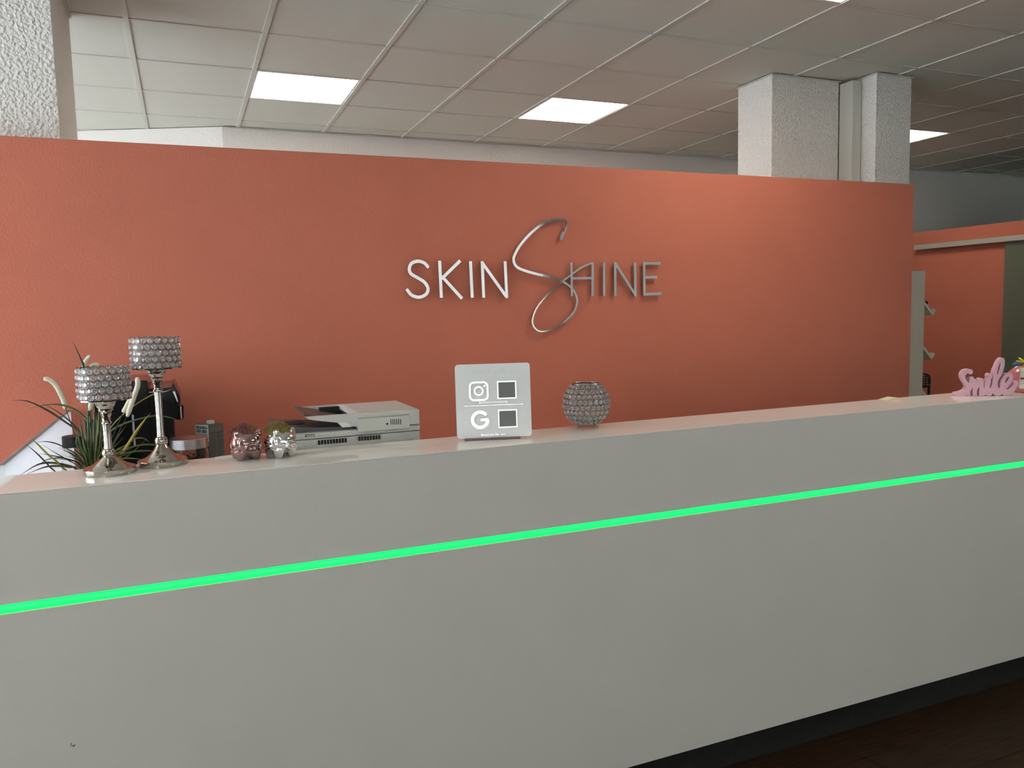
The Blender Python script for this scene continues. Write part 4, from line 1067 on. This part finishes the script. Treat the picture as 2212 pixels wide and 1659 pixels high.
spike([(845, 690), (832, 750), (820, 795)], [(820, 790), (805, 1000), (830, 1280)], 19, 0.0)
spike([(1260, 490), (1266, 560), (1240, 640), (1205, 740), (1170, 850)], [(1168, 845), (1060, 1060), (950, 1280)], 20, -0.05)
spike([(1236, 640), (1192, 700), (1152, 775), (1130, 812)], [(1131, 808), (1050, 1000), (920, 1280)], 18, -0.03)

# ------------------------------------------------------------------ brochure rack and chair on the right
BY = 4.0
q0 = at(1968, 584, BY); q1 = at(1999, 585, BY)
rk = thing('brochure_rack', 'white brochure rack with sloping shelves behind the partition end', 'rack', (q1.x-0.14, BY+0.25, 0))
RO = Vector(rk.location)
zt_ = q1.z
for nm, ya in (('side_board', BY), ('side_board', BY+0.48)):
    obj(nm, B(-0.14, 0.14, ya-RO.y, ya+0.02-RO.y, 0, zt_, 0.001, 1), M_rack, rk)
obj('back_board', B(-0.14, -0.125, BY+0.0205-RO.y, BY+0.4795-RO.y, 0, zt_-0.002), M_rack, rk)
obj('top_board', B(-0.1245, 0.138, BY+0.0205-RO.y, BY+0.4795-RO.y, zt_-0.02, zt_-0.001), M_rack, rk)
def cr(cx, cy): q = at(1960+cx/8.294, 560+cy/8.294, BY-0.002); return (q.x-RO.x, q.z)
prof = [cr(290, 720), cr(440, 925), cr(445, 888), cr(495, 885), cr(518, 918), cr(452, 1010), cr(280, 775)]
z_top = prof[0][1]
q2_ = at(1990, 747.5, BY-0.002); dz = cr(308, 755)[1]-at(1993, 747, BY).z
for k in range(4):
    bm = bmesh.new(); prism_xz(bm, [(a_, b_-k*dz) for a_, b_ in prof], BY-0.002-RO.y, BY+0.502-RO.y); obj('sloping_shelf', bm, M_rack, rk)
# leaflets lying on the top shelf
lf = cr(430, 905); lt = cr(315, 700)
def leaflet(name, label, t0, t1, th, y0_, y1_, m_):
    d_ = (Vector(lt)-Vector(cr(440, 925))).normalized(); n_ = Vector((-d_[1]*-1, d_[0]*-1)); n_ = Vector((d_[1], -d_[0]))
    b0 = Vector(cr(440, 925))+n_*0.0012
    P = [b0+d_*t0, b0+d_*t1, b0+d_*t1+n_*th, b0+d_*t0+n_*th]
    bm = bmesh.new(); prism_xz(bm, [(q[0]+RO.x, q[1]) for q in P], y0_, y1_)
    c_ = sum((v.co for v in bm.verts), Vector())/len(bm.verts)
    bmesh.ops.translate(bm, verts=bm.verts, vec=-c_)
    o = obj(name, bm, m_, loc=c_); tag(o, label, 'leaflet')
leaflet('leaflet', 'white leaflet stack leaning on the upper shelf of the brochure rack', 0.003, 0.062, 0.005, BY-0.001, BY+0.22, M_paper)
leaflet('leaflet', 'black leaflet tip above the upper shelf of the brochure rack', 0.0635, 0.086, 0.006, BY-0.001, BY+0.22, M_black_satin)

# chair: the visible part is the upper right of the backrest
cw = 0.39
CTH = math.radians(-50)
ce = Vector((math.cos(CTH), math.sin(CTH), 0)); cn = Vector((math.sin(CTH), -math.cos(CTH), 0))
cbase = at(2000, 830, 5.1)
def chp(px, py): q = on_plane(px, py, cbase, cn); return ((q-cbase).dot(ce), q.z)
xe = chp(2010.5, 832)[0]; ztp = chp(1995, 806)[1]; zbm = chp(2000, 838)[1]
cc = cbase+ce*(xe-cw/2)
chair = thing('perforated_chair', 'black plastic chair with a perforated backrest behind the brochure rack', 'chair', (cc.x, cc.y, 0), CTH)
def chl(px, py): q = chp(px, py); return (q[0]-(xe-cw/2), q[1])
h0_ = chl(2002.3, 830); hole_dx = h0_[0]-chl(1996.4, 830)[0]; hole_dz = chl(2002, 825.2)[1]-chl(2002, 830)[1]
loopsC = [rrect(-cw/2, cw/2, zbm, ztp, 0.045, 6)]
for i in range(17):
    for j in range(5):
        hx = h0_[0]-i*hole_dx; hz = h0_[1]+j*hole_dz
        if hx < -cw/2+0.03 or (j == 4 and i == 0) or hz > ztp-0.012: continue
        loopsC.append([(hx+hole_dx*0.28*math.cos(2*PI*k/8), hz+hole_dz*0.30*math.sin(2*PI*k/8)) for k in range(8)])
mesh_obj('backrest', curve_mesh(loopsC, 0.002), M_black_satin, chair, (0, 0, 0), UPRIGHT)
SZ = 0.45
bm = bmesh.new(); box(bm, -cw/2, cw/2, -0.42, -0.01, SZ-0.025, SZ, 0.01, 2); obj('seat', bm, M_black_satin, chair)
for s_ in (-1, 1):
    xx = s_*(cw/2-0.014)
    bm = bmesh.new(); tube(bm, catmull([(xx, 0.0, ztp-0.10), (xx, 0.003, zbm-0.05), (xx, 0.0, SZ-0.02), (xx*1.05, 0.04, 0.0)], 4), 0.0125, 8); obj('leg', bm, M_black_satin, chair, sm=True)
    bm = bmesh.new(); tube(bm, [(xx, -0.36, SZ-0.02), (xx*1.05, -0.41, 0.0)], 0.0125, 8); obj('leg', bm, M_black_satin, chair, sm=True)

# ------------------------------------------------------------------ papers on the counter's back edge
def folded(label, pts, z1, m_, name):
    P = [atz(px, py, CT) for px, py in pts]
    y0_, y1_ = CB-0.045, CB-0.004
    c_ = Vector(((P[0].x+P[-1].x)/2, (y0_+y1_)/2, CT))
    bm = bmesh.new(); n = len(z1)
    prof = [(P[0].x+(P[-1].x-P[0].x)*i/(n-1)-c_.x, z) for i, z in enumerate(z1)]
    prism_xz(bm, [(prof[0][0], 0.0002)]+[(a_, b_+0.0006) for a_, b_ in prof]+[(prof[-1][0], 0.0002)], y0_-c_.y, y1_-c_.y)
    o = obj(name, bm, m_, loc=c_); tag(o, label, 'paper')
folded('cream folded paper napkin on the back edge near the counter end', [(1888, 862), (1922, 859)], [0.0006, 0.003, 0.006, 0.008, 0.005, 0.002], M_creampaper, 'folded_napkin')
folded('white paper slip on the back edge behind the rose pig planter', [(462, 988), (512, 984)], [0.0004, 0.0022, 0.0030, 0.0030, 0.0026], M_paper, 'paper_slip')
